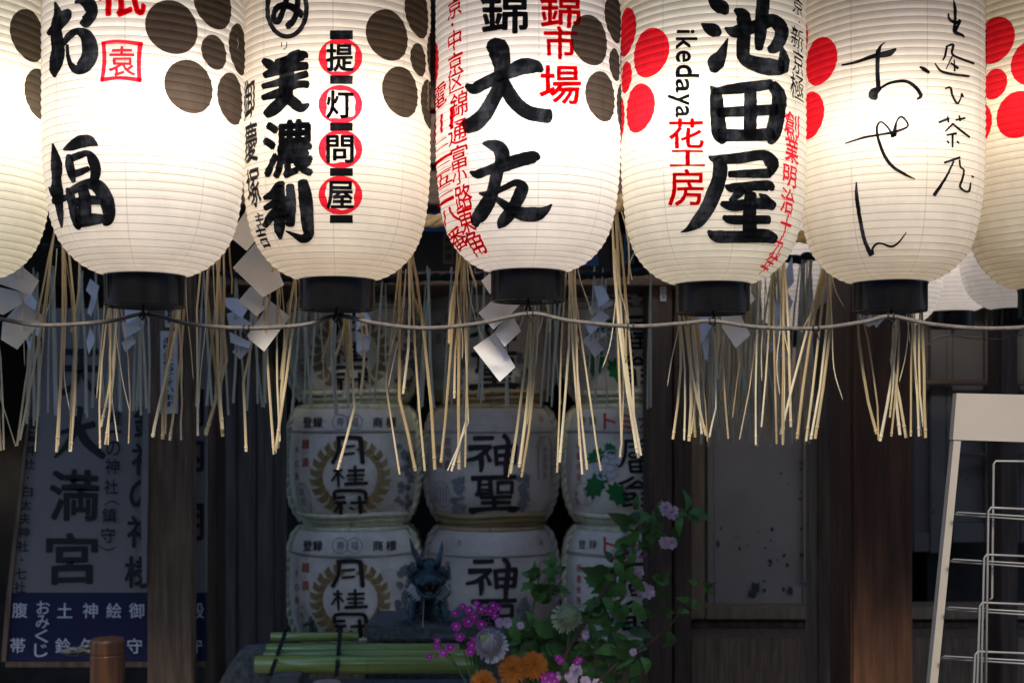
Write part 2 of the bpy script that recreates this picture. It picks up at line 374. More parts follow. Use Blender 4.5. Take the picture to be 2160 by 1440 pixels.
    def ell(s, cx, cy, rx, ry, n=20, layer=None, rot=0):
        s.px([(cx + rx * cos(2 * pi * i / n) * cos(rot) - ry * sin(2 * pi * i / n) * sin(rot), cy + rx * cos(2 * pi * i / n) * sin(rot) + ry * sin(2 * pi * i / n) * cos(rot)) for i in range(n)], [list(range(n))], layer)
    def ring(s, cx, cy, rx, ry, t, n=36, layer=None):
        V = []; Fs = []
        for i in range(n):
            a = 2 * pi * i / n; V += [(cx + rx * cos(a), cy + ry * sin(a)), (cx + (rx - t) * cos(a), cy + (ry - t) * sin(a))]
            j = (i + 1) % n; Fs.append((2 * i, 2 * i + 1, 2 * j + 1, 2 * j))
        s.px(V, Fs, layer)
    def rect(s, x0, y0, x1, y1, layer=None): s.px([(x0, y0), (x1, y0), (x1, y1), (x0, y1)], [(0, 1, 2, 3)], layer)
    def ucirc(s, u, z, r, n=32, rz=None, layer=None):
        rz = rz or r; s.put([(u + r * cos(2 * pi * i / n), z + rz * sin(2 * pi * i / n)) for i in range(n)], [list(range(n))], layer)
    def build(s, name, mat, parent):
        o = None
        if name.startswith('*'):
            V = []; Fs = []
            for gv, gf in s.G.values(): n = len(V); V += gv; Fs += [[i + n for i in f] for f in gf]
            if V: o = mesh(name[1:], V, Fs, mat, parent, smooth=True); o['kind'] = 'stuff'
            return o
        for gv, gf in s.G.values(): o = mesh(name, gv, gf, mat, parent, smooth=True)
        return o

# ================================================================ SETTING
g = MB(); g.box(-60, 60, -40, 80, -.2, 0); tag(g.build('ground', M['ground']), kind='structure', label='grey stone paving')

# shrine hall at the back: one building with its parts
hall = empty('shrine_hall', (0, 5.2, 0)); tag(hall, 'dark timber shrine hall behind the lanterns, with shelf, pillars and grey doors', 'building')
def part(name, mat, par, *boxes, b=.004):
    m = MB()
    for q in boxes: m.box(*q, b=b)
    return m.build(name, mat, par)
def pbox(x0, x1, y0, y1, Y, d):
    a = P(x0, y1, Y); b = P(x1, y0, Y); return (a.x, b.x, Y, Y + d, a.z, b.z)
part('back_wall', M['dark'], hall, (-6, 7, 5.6, 5.7, 0, 2.94))
part('roof', M['dark'], hall, (-7, 7, 4.15, 9, 2.95, 3.1))
part('side_wall', M['dark'], hall, (-6, -2.6, 4.9, 5.0, 0, 2.94))
part('beam', M['wood_dark_h'], hall, pbox(-500, 2700, 352, 432, 4.5, .16))
part('beam', M['wood_dark_h'], hall, pbox(-500, 2700, 240, 345, 4.47, .2))
part('beam', M['wood_dark_h'], hall, pbox(-500, 2700, 60, 230, 4.52, .2))
part('shelf_board', M['wood_dark_h'], hall, pbox(440, 1480, 572, 602, 4.55, .5))
part('plaster_panel', M['dark'], hall, pbox(-400, 2600, 60, 600, 5.1, .05))
for i, (a, b, Y) in enumerate(((458, 498, 4.86), (499, 541, 4.87), (542, 576, 4.86), (577, 602, 4.88))):
    part('plank', M['plank'], hall, pbox(a, b, 600, 1800, Y, .03))
part('pillar', M['wood_dark'], hall, pbox(1368, 1418, 180, 1719, 4.6, .2))
part('pillar', M['wood_dark'], hall, pbox(1421, 1458, 180, 1719, 4.66, .2))
part('pillar', M['wood_dark'], hall, pbox(430, 457, 180, 1719, 4.6, .15))
part('door_post', M['wood_pale'], hall, pbox(1457, 1487, 600, 1305, 4.86, .1))
# painted doors: panels, stiles, rails
def door(x0, x1, y0, y1, Y, chips, mt='door'):
    d = part('door_panel', M[mt], hall, pbox(x0, x1, y0, y1, Y, .02))
    part('stile', M[mt], d, pbox(x0 - 12, x0 + 1, y0, y1 + 16, Y - .02, .05))
    part('stile', M[mt], d, pbox(x1 - 28, x1 + 6, y0, y1 + 16, Y - .02, .05))
    part('rail', M[mt], d, pbox(x0 + 2, x1 - 29, y1 - 28, y1 + 14, Y - .018, .045))
    fl = Flat(P(x0, y1, Y) + Vector((0, -.023, 0)), off=.001)
    pr = Print(fl)
    for cx, cy, r in chips:
        n = 9; pr.px([(cx + r * random.uniform(.5, 1.25) * cos(2 * pi * i / n) * .9, cy + r * random.uniform(.5, 1.3) * sin(2 * pi * i / n)) for i in range(n)], [list(range(n))])
    pr.build('*paint_chips', M['chip'], d)
    return d
ch = [(1592, 1240, 15), (1585, 1252, 12), (1612, 1244, 5), (1668, 1246, 9), (1652, 1242, 5), (1700, 1230, 5), (1625, 1183, 6), (1624, 1192, 5), (1653, 1172, 5), (1692, 1170, 6), (1690, 1115, 4),
      (1628, 1116, 5), (1514, 1146, 6), (1521, 1114, 3), (1560, 1156, 4), (1647, 998, 3), (1690, 976, 5), (1690, 988, 4), (1687, 1052, 4), (1688, 1038, 3), (1612, 1225, 4), (1660, 1192, 5), (1640, 1180, 3), (1600, 1120, 2), (1626, 1139, 3), (1614, 1155, 3), (1662, 1020, 2), (1553, 1132, 2), (1576, 1150, 2)]
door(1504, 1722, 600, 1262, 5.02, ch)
door(1738, 1890, 600, 1262, 5.03, [(1760, 1000, 3)], 'door_shaded')
door(1925, 1990, 560, 1150, 5.0, [(1950, 930, 3), (1968, 1080, 4)], 'door_shaded')
door(2008, 2106, 560, 1130, 5.0, [(2040, 1010, 4)], 'door_shaded')
door(2150, 2320, 560, 1130, 5.0, [], 'door_shaded')
part('door_beam', M['wood_pale'], hall, pbox(1489, 2400, 1279, 1306, 4.9, .14))
part('step', M['wood_mid'], hall, pbox(1457, 2500, 1345, 1719, 4.7, .5))
part('step', M['wood_mid'], hall, pbox(1457, 2500, 1307, 1344, 4.95, .2))
part('rail', M['wood_dark_h'], hall, pbox(1925, 2400, 800, 812, 4.93, .03))
part('rail', M['wood_dark_h'], hall, pbox(2008, 2400, 955, 962, 4.93, .03))
part('pillar', M['wood_dark'], hall, pbox(2110, 2148, 560, 1719, 4.3, .12))
part('side_wall', M['dark'], hall, (1.7, 6, 5.25, 5.4, 0, 2.94))
part('barrel_stand', M['wood_mid'], hall, (P(560, 0, 4.9).x, P(1366, 0, 4.7).x, 4.62, 5.55, .25, P(0, 1373, 4.9).z), b=.004)

# eaves the front lanterns hang from
eave = empty('front_eave', (0, 1.9, 2.6)); tag(eave, 'dark timber eave above the row of front lanterns', 'eave')
part('roof_board', M['wood_dark_h'], eave, (-5, 5, 1.12, 2.35, 2.62, 2.66))
part('hanging_beam', M['wood_dark_h'], eave, (-5, 5, 1.88, 1.96, 2.52, 2.6))
mesh('sun_block_slope', [(-5, 1.08, 2.67), (5, 1.08, 2.67), (5, 2.3, 3.85), (-5, 2.3, 3.85), (-5, 1.08, 2.73), (5, 1.08, 2.73), (5, 2.3, 3.92), (-5, 2.3, 3.92), (-5, 2.36, 3.85), (5, 2.36, 3.85), (5, 2.36, 2.67), (-5, 2.36, 2.67)],
     [(0, 1, 2, 3), (4, 7, 6, 5), (0, 4, 5, 1), (6, 7, 8, 9), (9, 8, 11, 10)], M['dark'], eave)  # unseen slope added to keep sun passing over the eave off the barrels
for i in range(17): part('rafter', M['wood_dark'], eave, (-4 + i * .5, -3.95 + i * .5, 1.17, 2.3, 2.6, 2.618), b=0)

blocker = empty('sky_blocker', (0, -4, 0)); tag(blocker, 'unseen dark wall and roof added behind the viewer to block low sky', 'building')  # unseen block added to keep low sky light off the barrels
part('wall', M['dark'], blocker, (-14, 14, -4.3, -4, 0, 3.9), b=0)
part('roof', M['dark'], blocker, (-14, 14, -7, -3.8, 3.9, 4.05), b=0)
# posts
def post(name, label, xy, w_, d_, z1, mat, grp=None):
    o = MB(); o.box(xy[0], xy[0] + w_, xy[1], xy[1] + d_, 0, z1, b=.006)
    m = o.build(name, mat); tag(m, label, 'post', grp); return m
a = P(310, 0, 3.9); b = P(408, 0, 3.9)
lp = post('wooden_post', 'weathered square wooden post in front of the white shrine sign', (a.x, 3.9), b.x - a.x, .045, 2.9, M['wood_mid'])
a = P(1795, 0, 3.0); b = P(1926, 0, 3.0)
rp = post('wooden_post', 'thick reddish brown post with a shield shaped sticker, right of centre', (a.x, 3.0), b.x - a.x, .2, 3.4, M['wood_red'])
a = P(1718, 0, 3.45); b = P(1850, 0, 3.45)
post('wooden_post', 'brown post standing just behind the thick reddish post', (a.x, 3.42), b.x - a.x, .14, 3.4, M['wood_mid'])
# short stump of a post low at the left
st = MB(); a = P(191, 1348, 3.0); b = P(262, 1348, 3.0)
st.lathe([(.0, a.z + .004), ((b.x - a.x) / 2 - .004, a.z + .003), ((b.x - a.x) / 2, a.z - .003), ((b.x - a.x) / 2, a.z - .03), ((b.x - a.x) / 2 - .002, a.z - .033), ((b.x - a.x) / 2, a.z - .036), ((b.x - a.x) / 2, 0)], (a.x + b.x) / 2, 3.0, 20)
tag(st.build('wooden_bollard', M['wood_red'], smooth=False), 'short round brown wooden stake in front of the blue sign foot', 'stake')

# ================================================================ LANTERNS
PROF = [(0, .0575), (.006, .073), (.014, .088), (.028, .104), (.045, .1165), (.065, .1255), (.092, .1325), (.125, .1368), (.16, .139), (.2, .14)]
def make_prof(H, k):
    base = [(h * k, r * k) for h, r in PROF]; top = [(H - h, r) for h, r in base][::-1]
    pts = base + top; q = spline([(h, r) for h, r in pts], 6)
    return q
def lantern(ax, Y, ytop, k=1, H=.64, tcol=(.95, .83, .68), dcol=(.75, .72, .67), bulb=(0, -.035, .24), power=.83, label='', name='paper_lantern', tilt=0, pitch=.0112, grp='lit paper lanterns hanging in the front row', seg=112):
    c = P(ax, ytop, Y); cx, cy, zb = c.x, c.y, c.z; H *= k
    root = empty(name, (cx, cy, zb - .05 * k)); tag(root, label, 'lantern', grp)
    q = make_prof(H, k)
    L = [0]
    for i in range(1, len(q)): L.append(L[-1] + math.hypot(q[i][0] - q[i - 1][0], q[i][1] - q[i - 1][1]))
    T = L[-1]; n = round(T / (pitch * k)); pp = T / n
    def at(l):
        for i in range(1, len(L)):
            if L[i] >= l: break
        t = (l - L[i - 1]) / (L[i] - L[i - 1]); h = q[i - 1][0] + (q[i][0] - q[i - 1][0]) * t; r = q[i - 1][1] + (q[i][1] - q[i - 1][1]) * t
        dh, dr = q[i][0] - q[i - 1][0], q[i][1] - q[i - 1][1]; l_ = math.hypot(dh, dr); return h, r, -dr / l_, dh / l_
    rings = []; kinds = []
    rw = .0004 * k
    for i in range(n):
        for j, (f, d) in enumerate(((0, .0), (.22, -.0007), (.5, -.0010), (.78, -.0007))):
            l = i * pp + f * pp
            if j == 0:
                for e in (-rw, rw):
                    h, r, nh, nr = at(min(max(l + e, 0), T)); rings.append((h + nh * .0002, r + nr * .0002))
                    kinds.append(1 if e < 0 else 0)
            else:
                h, r, nh, nr = at(l); rings.append((h + nh * d * k, r + nr * d * k)); kinds.append(0)
    rings = rings[1:]; kinds = kinds[1:]
    for i in range(1, len(rings)):
        if rings[i][0] <= rings[i - 1][0]: rings[i] = (rings[i - 1][0] + 1e-5, rings[i][1])
    V = []; Fs = []; mi = []
    rnd = random.Random(int(ax * 7 + 11)); wv = [rnd.uniform(-1, 1) * .0006 for _ in rings]
    for a_, (h, r) in enumerate(rings):
        for j in range(seg):
            t = 2 * pi * j / seg; r_ = r + .0011 * noise.noise(Vector((cos(t) * 3 + ax, sin(t) * 3, h * 14))) * min(1, h * 20); V.append((cx + r_ * sin(t), cy - r_ * cos(t), zb + h))
    for i in range(len(rings) - 1):
        for j in range(seg):
            Fs.append((i * seg + j, i * seg + (j + 1) % seg, (i + 1) * seg + (j + 1) % seg, (i + 1) * seg + j)); mi.append(kinds[i])
    pm = paper('lantern_paper', tuple(x * .8 for x in tcol), tuple(x * .95 for x in dcol), .55)
    sh = mesh('paper_shade', [Vector(v) - Vector((cx, cy, zb)) for v in V], Fs, [pm, M['rib']], None, mi, True)
    sh.location = (cx, cy, zb); sh.parent = root; sh.matrix_parent_inverse = Matrix.Translation(-root.location)
    # rings
    rr = .0565 * k
    m = MB(); hh = .045 * k
    m.lathe([(rr - .004, .002), (rr + .001, .0025), (rr + .001, -.002), (rr, -.004), (rr, -hh + .003), (rr - .001, -hh), (rr - .004, -hh), (rr - .0045, -hh + .006), (0.001, -hh + .008)], cx, cy, 64, zb)
    m.build('bottom_ring', M['lacquer'], root, True)
    m = MB(); m.lathe([(rr - .004, H), (rr + .001, H), (rr, H + .045), (rr - .004, H + .045), (rr - .004, H)], cx, cy, 64, zb); m.build('top_ring', M['lacquer'], root, True)
    m = MB(); zt = zb + H + .045
    m.tube([(cx - rr, cy, zt)] + [(cx - rr * cos(pi * i / 8), cy, zt + .05 * sin(pi * i / 8)) for i in range(1, 8)] + [(cx + rr, cy, zt)], .0015); m.build('bail_wire', M['iron'], root)
    m = MB(); zz = zb - hh
    m.tube([(cx, cy - .004, zz + .006), (cx, cy - .012, zz - .004), (cx + .004, cy - .014, zz - .012), (cx, cy - .012, zz - .019), (cx - .005, cy - .01, zz - .014), (cx - .001, cy - .008, zz - .006)], .0016, 6); m.build('hook', M['iron'], root)
    m = MB(); m.lathe([(.001, H + .03), (.016, H + .03), (.018, H - .06), (.012, H - .07), (.001, H - .07)], cx, cy, 16, zb); m.build('bulb_socket', M['lacquer'], root)
    l = bpy.data.lights.new('lantern_bulb', 'POINT'); l.energy = power * k * k; l.shadow_soft_size = .03 * k; l.color = (1, .93, .85)
    lo = bpy.data.objects.new('lantern_bulb', l); COL.objects.link(lo); lo.parent = root
    lo.location = (bulb[0] * k, bulb[1] * k, (bulb[2] + .025) * k)
    zs = [zb + h for h, r in rings]; rs = [r for h, r in rings]
    sf = Surf(cx, cy, .14 * k, zs, rs, zs, .0009 * k)
    sf.root = root; sf.k = k
    return sf
def crest(sf, px, py, mat, name='plum_crest', R=.068, rp=.0358, rc=.0235, ref=None):
    pr = Print(sf); k = sf.k
    if isinstance(px, tuple): u = RD(px[0]) * sf.ref; z = px[1]
    else: u, z = sf.inv(px, py)
    if ref is not None: a = pi / 2 + ref * 2 * pi / 5; u -= R * k * cos(a); z -= R * k * sin(a)
    pr.ucirc(u, z, rc * k, layer=0)
    for i in range(5):
        a = pi / 2 + i * 2 * pi / 5; pr.ucirc(u + R * k * cos(a), z + R * k * sin(a), rp * k, layer=0)
    pr.build('petal_print', mat, sf.root)

W_ = (.97, .86, .74)
L0 = lantern(-108, 1.835, 588, tcol=(.97, .92, .72), label='lantern cut off by the left edge, only black blossom petals showing', bulb=(.06, -.04, .25))
L1 = lantern(306, 1.835, 582, tcol=(1., .91, .80), bulb=(.035, -.06, .235), label='lantern with two huge black characters at its left and a red square seal')
L2 = lantern(711, 1.919, 591, tcol=(1., .86, .69), bulb=(.012, -.06, .245), label='lantern with a chain of four red discs painted down its middle')
L3 = lantern(1114, 1.938, 574, tcol=(1., .93, .87), bulb=(.02, -.055, .235), power=.88, label='lantern with two broad brushed black characters and thin red columns beside them')
L4 = lantern(1503, 1.959, 600, tcol=(.98, .92, .76), bulb=(-.03, -.06, .26), label='lantern with three heavy black characters and sideways Latin lettering')
L5 = lantern(1877, 1.989, 597, tcol=(.98, .86, .69), bulb=(-.02, -.06, .25), power=.66, label='lantern with three thin flowing black brush characters')
L6 = lantern(2226, 2.06, 610, tcol=(.97, .81, .56), bulb=(-.03, -.06, .3), power=.57, label='lantern cut off by the right edge with large red blossom crest')
crest(L0, 62, 76, M['crest_black'], ref=1)
crest(L1, 452, 111, M['crest_black']); crest(L2, 884, 127, M['crest_black']); crest(L3, 1297, 137, M['crest_black'])
crest(L3, (-112, P(0, 175, 1.94).z), 0, M['crest_red']); crest(L4, 1321, 164, M['crest_red'])
crest(L5, 1728, 130, M['crest_red'], ref=4); crest(L5, (104, P(0, 150, 1.99).z), 0, M['crest_black'])
crest(L6, 2098, 178, M['crest_red'])

# --- lantern 1
k = Print(L1, lambda x, y: y > 250); k.ws = 1.14
for s_ in ([(117, 6, 4), (121, 18, 11), (124, 32, 17), (120, 55, 20), (121, 80, 23), (124, 105, 25), (120, 130, 26), (116, 150, 18), (117, 163, 5)],
           [(103, 72, 9), (116, 62, 18), (130, 48, 20), (141, 32, 22), (147, 24, 12)],
           [(134, 94, 10), (148, 76, 14), (164, 67, 14), (182, 76, 24), (190, 98, 30), (189, 122, 30), (177, 140, 28), (162, 147, 18), (150, 136, 10), (144, 115, 7), (143, 96, 6)],
           [(160, 6, 6), (172, 3, 14), (188, 10, 26), (195, 26, 22), (188, 40, 22), (179, 48, 22), (170, 49, 5)],
           [(113, 304, 4), (117, 325, 14), (121, 350, 22), (121, 380, 18), (122, 405, 24), (126, 430, 16), (129, 455, 12), (132, 480, 4)],
           [(114, 425, 12), (132, 420, 13), (150, 414, 10)], [(105, 395, 3), (112, 408, 8), (122, 418, 12)],
           [(136, 316, 5), (152, 309, 18), (170, 300, 24), (188, 298, 22), (200, 303, 12), (207, 307, 3)],
           [(147, 328, 10), (148, 345, 16), (152, 365, 16), (157, 384, 8)], [(152, 335, 14), (170, 328, 14), (186, 324, 12), (197, 338, 20), (203, 360, 20), (199, 382, 16), (192, 394, 12)],
           [(150, 370, 14), (170, 364, 14), (188, 356, 10)],
           [(143, 398, 6), (150, 412, 16), (155, 435, 16), (160, 455, 18), (166, 476, 14), (170, 482, 8)],
           [(148, 406, 14), (168, 396, 18), (190, 388, 20), (210, 396, 26), (224, 420, 28), (231, 448, 24), (229, 466, 18), (220, 472, 10)],
           [(154, 430, 16), (185, 423, 18), (218, 424, 16)], [(176, 395, 18), (181, 425, 24), (180, 468, 24)], [(166, 468, 24), (192, 464, 24), (216, 462, 18)]):
    k.stroke(s_)
k.build('character', M['ink'], L1.root)
r = Print(L1, lambda x, y: y > 60)
r.box('祇', 205, -68, 308, 37, .035, wob=.02)
for s_ in ([(216, 92, 7), (250, 88, 7), (300, 94, 9)], [(219, 90, 8), (221, 130, 9), (216, 172, 8)], [(296, 92, 11), (293, 130, 9), (294, 172, 9)], [(216, 169, 9), (255, 165, 8), (297, 170, 10)]): r.stroke(s_)
r.box('袁', 229, 99, 287, 162, .012, wob=.02)
r.build('red_seal', M['red'], L1.root)
# --- lantern 2
k = Print(L2, lambda x, y: 'm' if x > 690 and 0 else sum(y > q for q in (88, 108, 249, 380))); k.ws = 1.2
k.ring(606, 20, 46, 63, 10); k.box('み', 572, -28, 642, 64, .06); k.box('リ', 594, 90, 607, 106, .0)
for s_ in ([(557, 128, 10), (570, 137, 18), (582, 146, 10)], [(634, 112, 14), (620, 122, 22), (602, 134, 14)], [(584, 133, 12), (612, 126, 16), (640, 118, 18), (650, 122, 4)],
           [(560, 160, 12), (585, 150, 18), (620, 142, 17), (648, 140, 14)], [(556, 183, 10), (585, 176, 13), (620, 165, 13), (648, 157, 13)], [(606, 128, 26), (606, 165, 26), (604, 205, 26)],
           [(556, 207, 10), (590, 197, 17), (625, 180, 14), (650, 179, 14)], [(608, 196, 24), (596, 215, 22), (578, 232, 22), (564, 242, 16)], [(600, 200, 20), (618, 215, 20), (636, 228, 18), (652, 221, 6)]): k.stroke(s_)
k.box('濃', 556, 252, 662, 378, .045, wob=.02, slant=.05)
for s_ in ([(560, 418, 8), (580, 410, 18), (592, 393, 18), (600, 386, 8)], [(562, 440, 10), (590, 425, 15), (612, 420, 10)], [(592, 395, 18), (593, 440, 20), (592, 480, 20), (594, 504, 6)],
           [(588, 440, 12), (574, 458, 16), (562, 478, 10)], [(596, 445, 10), (608, 455, 14)], [(614, 392, 14), (616, 430, 18), (614, 475, 16)], [(640, 384, 18), (646, 420, 24), (650, 470, 22), (652, 496, 18), (640, 504, 16), (622, 496, 8), (606, 488, 3)],
           [(566, 460, 8), (582, 458, 14), (600, 456, 8)]): k.stroke(s_)
k.build('character', M['ink'], L2.root); k = Print(L2)
for y0, y1 in ((65, 84), (160, 178), (259, 277), (355, 372), (454, 471)): k.rect(696, y0, 744, y1, layer=0)
k.build('black_bar', M['ink'], L2.root)
r = Print(L2); k = Print(L2)
for ch_, cy_ in zip('提灯問屋', (122, 221, 315, 412)):
    V = []; Fs = []
    for i in range(40):     # disc painted round an unpainted, roughly character shaped core
        a = 2 * pi * i / 40; c_, s_ = cos(a), sin(a); q = min(1 / max(abs(c_), .01) ** .8, 1 / max(abs(s_), .01) ** .8, 1.22) * (1 + .05 * sin(3 * a + cy_) + .04 * sin(7 * a + cy_ * .3))
        V += [(718 + 46 * c_, cy_ + 41 * s_), (718 + 30 * c_ * q, cy_ + 29 * s_ * q)]; n_ = (i + 1) % 40; Fs.append((2 * i, 2 * i + 1, 2 * n_ + 1, 2 * n_))
    r.px(V, Fs, 1); k.box(ch_, 688, cy_ - 30, 746, cy_ + 30, .035, layer=4, wob=.015)
r.build('red_disc', M['red'], L2.root); k.build('character', M['ink'], L2.root)
k = Print(L2)
for ch_, cx_, cy_, w_, h_ in (('御', 525, 210, .042, .056), ('慶', 529, 300, .042, .058), ('塚', 534, 396, .042, .056), ('主', 548, 462, .03, .018), ('吉', 556, 500, .035, .03)): k.unf(ch_, cx_, cy_, w_, h_, .035)
k.build('character', M['ink_grey'], L2.root)
# --- lantern 3
k = Print(L3, lambda x, y: sum(y > q for q in (82, 292))); k.ws = 1.08
k.box('錦', 1014, -28, 1114, 72, .03, wob=.02)
for s_ in ([(1040, 108, 34), (1050, 102, 42), (1057, 125, 38), (1059, 150, 30), (1056, 180, 28), (1040, 212, 28), (1024, 240, 30), (1004, 260, 32), (984, 268, 28)],
           [(985, 181, 10), (1000, 188, 22), (1020, 178, 24), (1045, 166, 24), (1075, 153, 26), (1104, 141, 32), (1130, 142, 26), (1143, 150, 10)],
           [(1060, 170, 24), (1074, 198, 28), (1094, 224, 28), (1120, 240, 28), (1158, 246, 28)],
           [(1020, 303, 6), (1034, 305, 18), (1052, 312, 28), (1060, 328, 30), (1055, 350, 22), (1047, 376, 24), (1041, 402, 24), (1032, 424, 28), (1018, 448, 30), (1006, 466, 24), (1007, 478, 8)],
           [(993, 363, 5), (1008, 368, 18), (1030, 360, 18), (1062, 350, 26), (1098, 338, 26), (1126, 332, 24), (1137, 333, 10)],
           [(1012, 408, 4), (1026, 410, 12), (1044, 406, 12), (1066, 396, 12), (1088, 386, 14), (1101, 395, 24), (1098, 408, 26), (1088, 430, 24), (1076, 450, 26), (1060, 470, 22), (1053, 481, 6)],
           [(1046, 418, 10), (1062, 430, 16), (1082, 444, 22), (1106, 452, 28), (1132, 452, 28), (1150, 444, 16), (1163, 432, 4)]): k.stroke(s_)
k.build('character', M['ink'], L3.root)
r = Print(L3)
r.box('錦', 1138, -22, 1224, 60, .025, wob=.02); r.box('市', 1146, 56, 1216, 127, .03, wob=.02); r.box('場', 1138, 138, 1224, 222, .025, wob=.02)
for ch_, cx_, cy_, w_, h_ in (('京', 960, 18, .034, .028), ('・', 957, 53, .006, .005), ('中', 961, 86, .03, .03), ('京', 963, 136, .034, .034), ('区', 966, 175, .032, .026), ('錦', 971, 222, .036, .036),
                              ('通', 968, 280, .04, .034), ('富', 972, 332, .036, .034), ('小', 974, 372, .032, .024), ('路', 982, 417, .036, .036), ('東', 988, 465, .036, .036), ('角', 1006, 514, .044, .032),
                              ('電', 933, 206, .05, .034), ('川', 937, 265, .07, .032), ('二', 936, 306, .045, .012), ('一', 940, 336, .055, .005), ('二', 942, 356, .05, .012), ('五', 943, 380, .055, .018), ('二', 945, 404, .05, .012), ('一', 948, 427, .055, .005), ('八', 957, 458, .06, .024), ('番', 974, 505, .06, .028)):
    r.unf(ch_, cx_, cy_, w_, h_, .022, slant=.12)
r.build('red_character', M['red'], L3.root)
# --- lantern 4
k = Print(L4, lambda x, y: (x < 1478 and y < 255 and int(y), sum(y > q for q in (165, 316)))); k.ws = 1.16
for s_ in ([(1494, -4, 4), (1508, 8, 22), (1524, 18, 26), (1532, 28, 12)], [(1480, 51, 4), (1494, 60, 20), (1508, 66, 24), (1518, 72, 12)], [(1535, 82, 3), (1528, 100, 12), (1520, 118, 22), (1510, 134, 32), (1506, 150, 16)],
           [(1529, 60, 4), (1548, 68, 22), (1575, 62, 24), (1602, 54, 24), (1628, 44, 24), (1646, 60, 26), (1646, 80, 24), (1634, 100, 22), (1622, 106, 14)],
           [(1609, -40, 22), (1609, 0, 24), (1605, 50, 24), (1602, 84, 20), (1600, 104, 14)],
           [(1550, 22, 8), (1566, 34, 26), (1570, 65, 24), (1567, 98, 25), (1570, 124, 24), (1594, 136, 28), (1622, 142, 32), (1648, 144, 26)], [(1650, 150, 20), (1652, 125, 20), (1648, 98, 3)],
           [(1499, 183, 4), (1510, 200, 22), (1513, 240, 26), (1518, 282, 28), (1526, 300, 14)], [(1506, 194, 12), (1550, 188, 20), (1600, 182, 20), (1626, 178, 18)], [(1628, 180, 20), (1642, 204, 26), (1638, 244, 28), (1630, 282, 28), (1624, 302, 12)],
           [(1582, 190, 22), (1582, 240, 24), (1581, 288, 22)], [(1516, 238, 18), (1580, 235, 20), (1636, 232, 20)], [(1516, 286, 24), (1570, 286, 22), (1628, 284, 24)],
           [(1496, 331, 5), (1512, 337, 16), (1560, 334, 20), (1608, 328, 20), (1626, 344, 26), (1626, 358, 18), (1618, 372, 10)], [(1538, 368, 12), (1580, 367, 16), (1622, 366, 18)],
           [(1512, 336, 18), (1519, 352, 26), (1516, 380, 26), (1506, 408, 28), (1492, 440, 26), (1472, 468, 24), (1452, 484, 10), (1437, 490, 2)],
           [(1530, 392, 5), (1545, 397, 18), (1590, 393, 18), (1620, 393, 20), (1628, 401, 8)], [(1564, 400, 18), (1554, 412, 16), (1540, 424, 8)], [(1522, 430, 10), (1545, 435, 20), (1580, 431, 20), (1615, 430, 22), (1630, 436, 16)],
           [(1600, 410, 4), (1612, 418, 14), (1622, 428, 12)], [(1582, 410, 22), (1580, 450, 24), (1581, 495, 26)], [(1526, 458, 8), (1542, 464, 17), (1590, 464, 17), (1620, 464, 16)],
           [(1494, 488, 6), (1512, 499, 22), (1560, 500, 22), (1610, 498, 26), (1632, 505, 18)]): k.stroke(s_)
for ch_, y0, y1, a_, b_ in (('i', 64, 72, 1429, 1466), ('k', 80, 105, 1427, 1472), ('e', 108, 133, 1427, 1459), ('d', 138, 165, 1427, 1476), ('a', 168, 198, 1427, 1456), ('y', 200, 224, 1412, 1456), ('a', 225, 250, 1427, 1456)):
    k.box(ch_, a_, y0, b_, y1, .05, rot=1)
for ch_, cx_, cy_, w_, h_ in (('都', 1674, -20, .028, .028), ('京', 1677, 16, .03, .026), ('・', 1679, 49, .005, .004), ('新', 1677, 83, .036, .032), ('京', 1678, 133, .032, .036), ('極', 1675, 186, .038, .038)): k.unf(ch_, cx_, cy_, w_, h_, .004, slant=-.1)
k.build('character', M['ink'], L4.root)
r = Print(L4)
r.box('花', 1411, 250, 1485, 314, .025, wob=.02); r.box('工', 1414, 317, 1488, 352, .025, wob=.02); r.box('房', 1411, 357, 1485, 434, .02, wob=.02)
for ch_, cx_, cy_, w_, h_ in (('創', 1669, 262, .04, .034), ('業', 1668, 315, .036, .042), ('明', 1665, 372, .034, .032), ('治', 1660, 424, .034, .036), ('十', 1655, 476, .032, .034), ('九', 1641, 521, .034, .03), ('年', 1619, 557, .04, .026)): r.unf(ch_, cx_, cy_, w_, h_, .016, slant=-.1)
r.build('red_character', M['red'], L4.root)
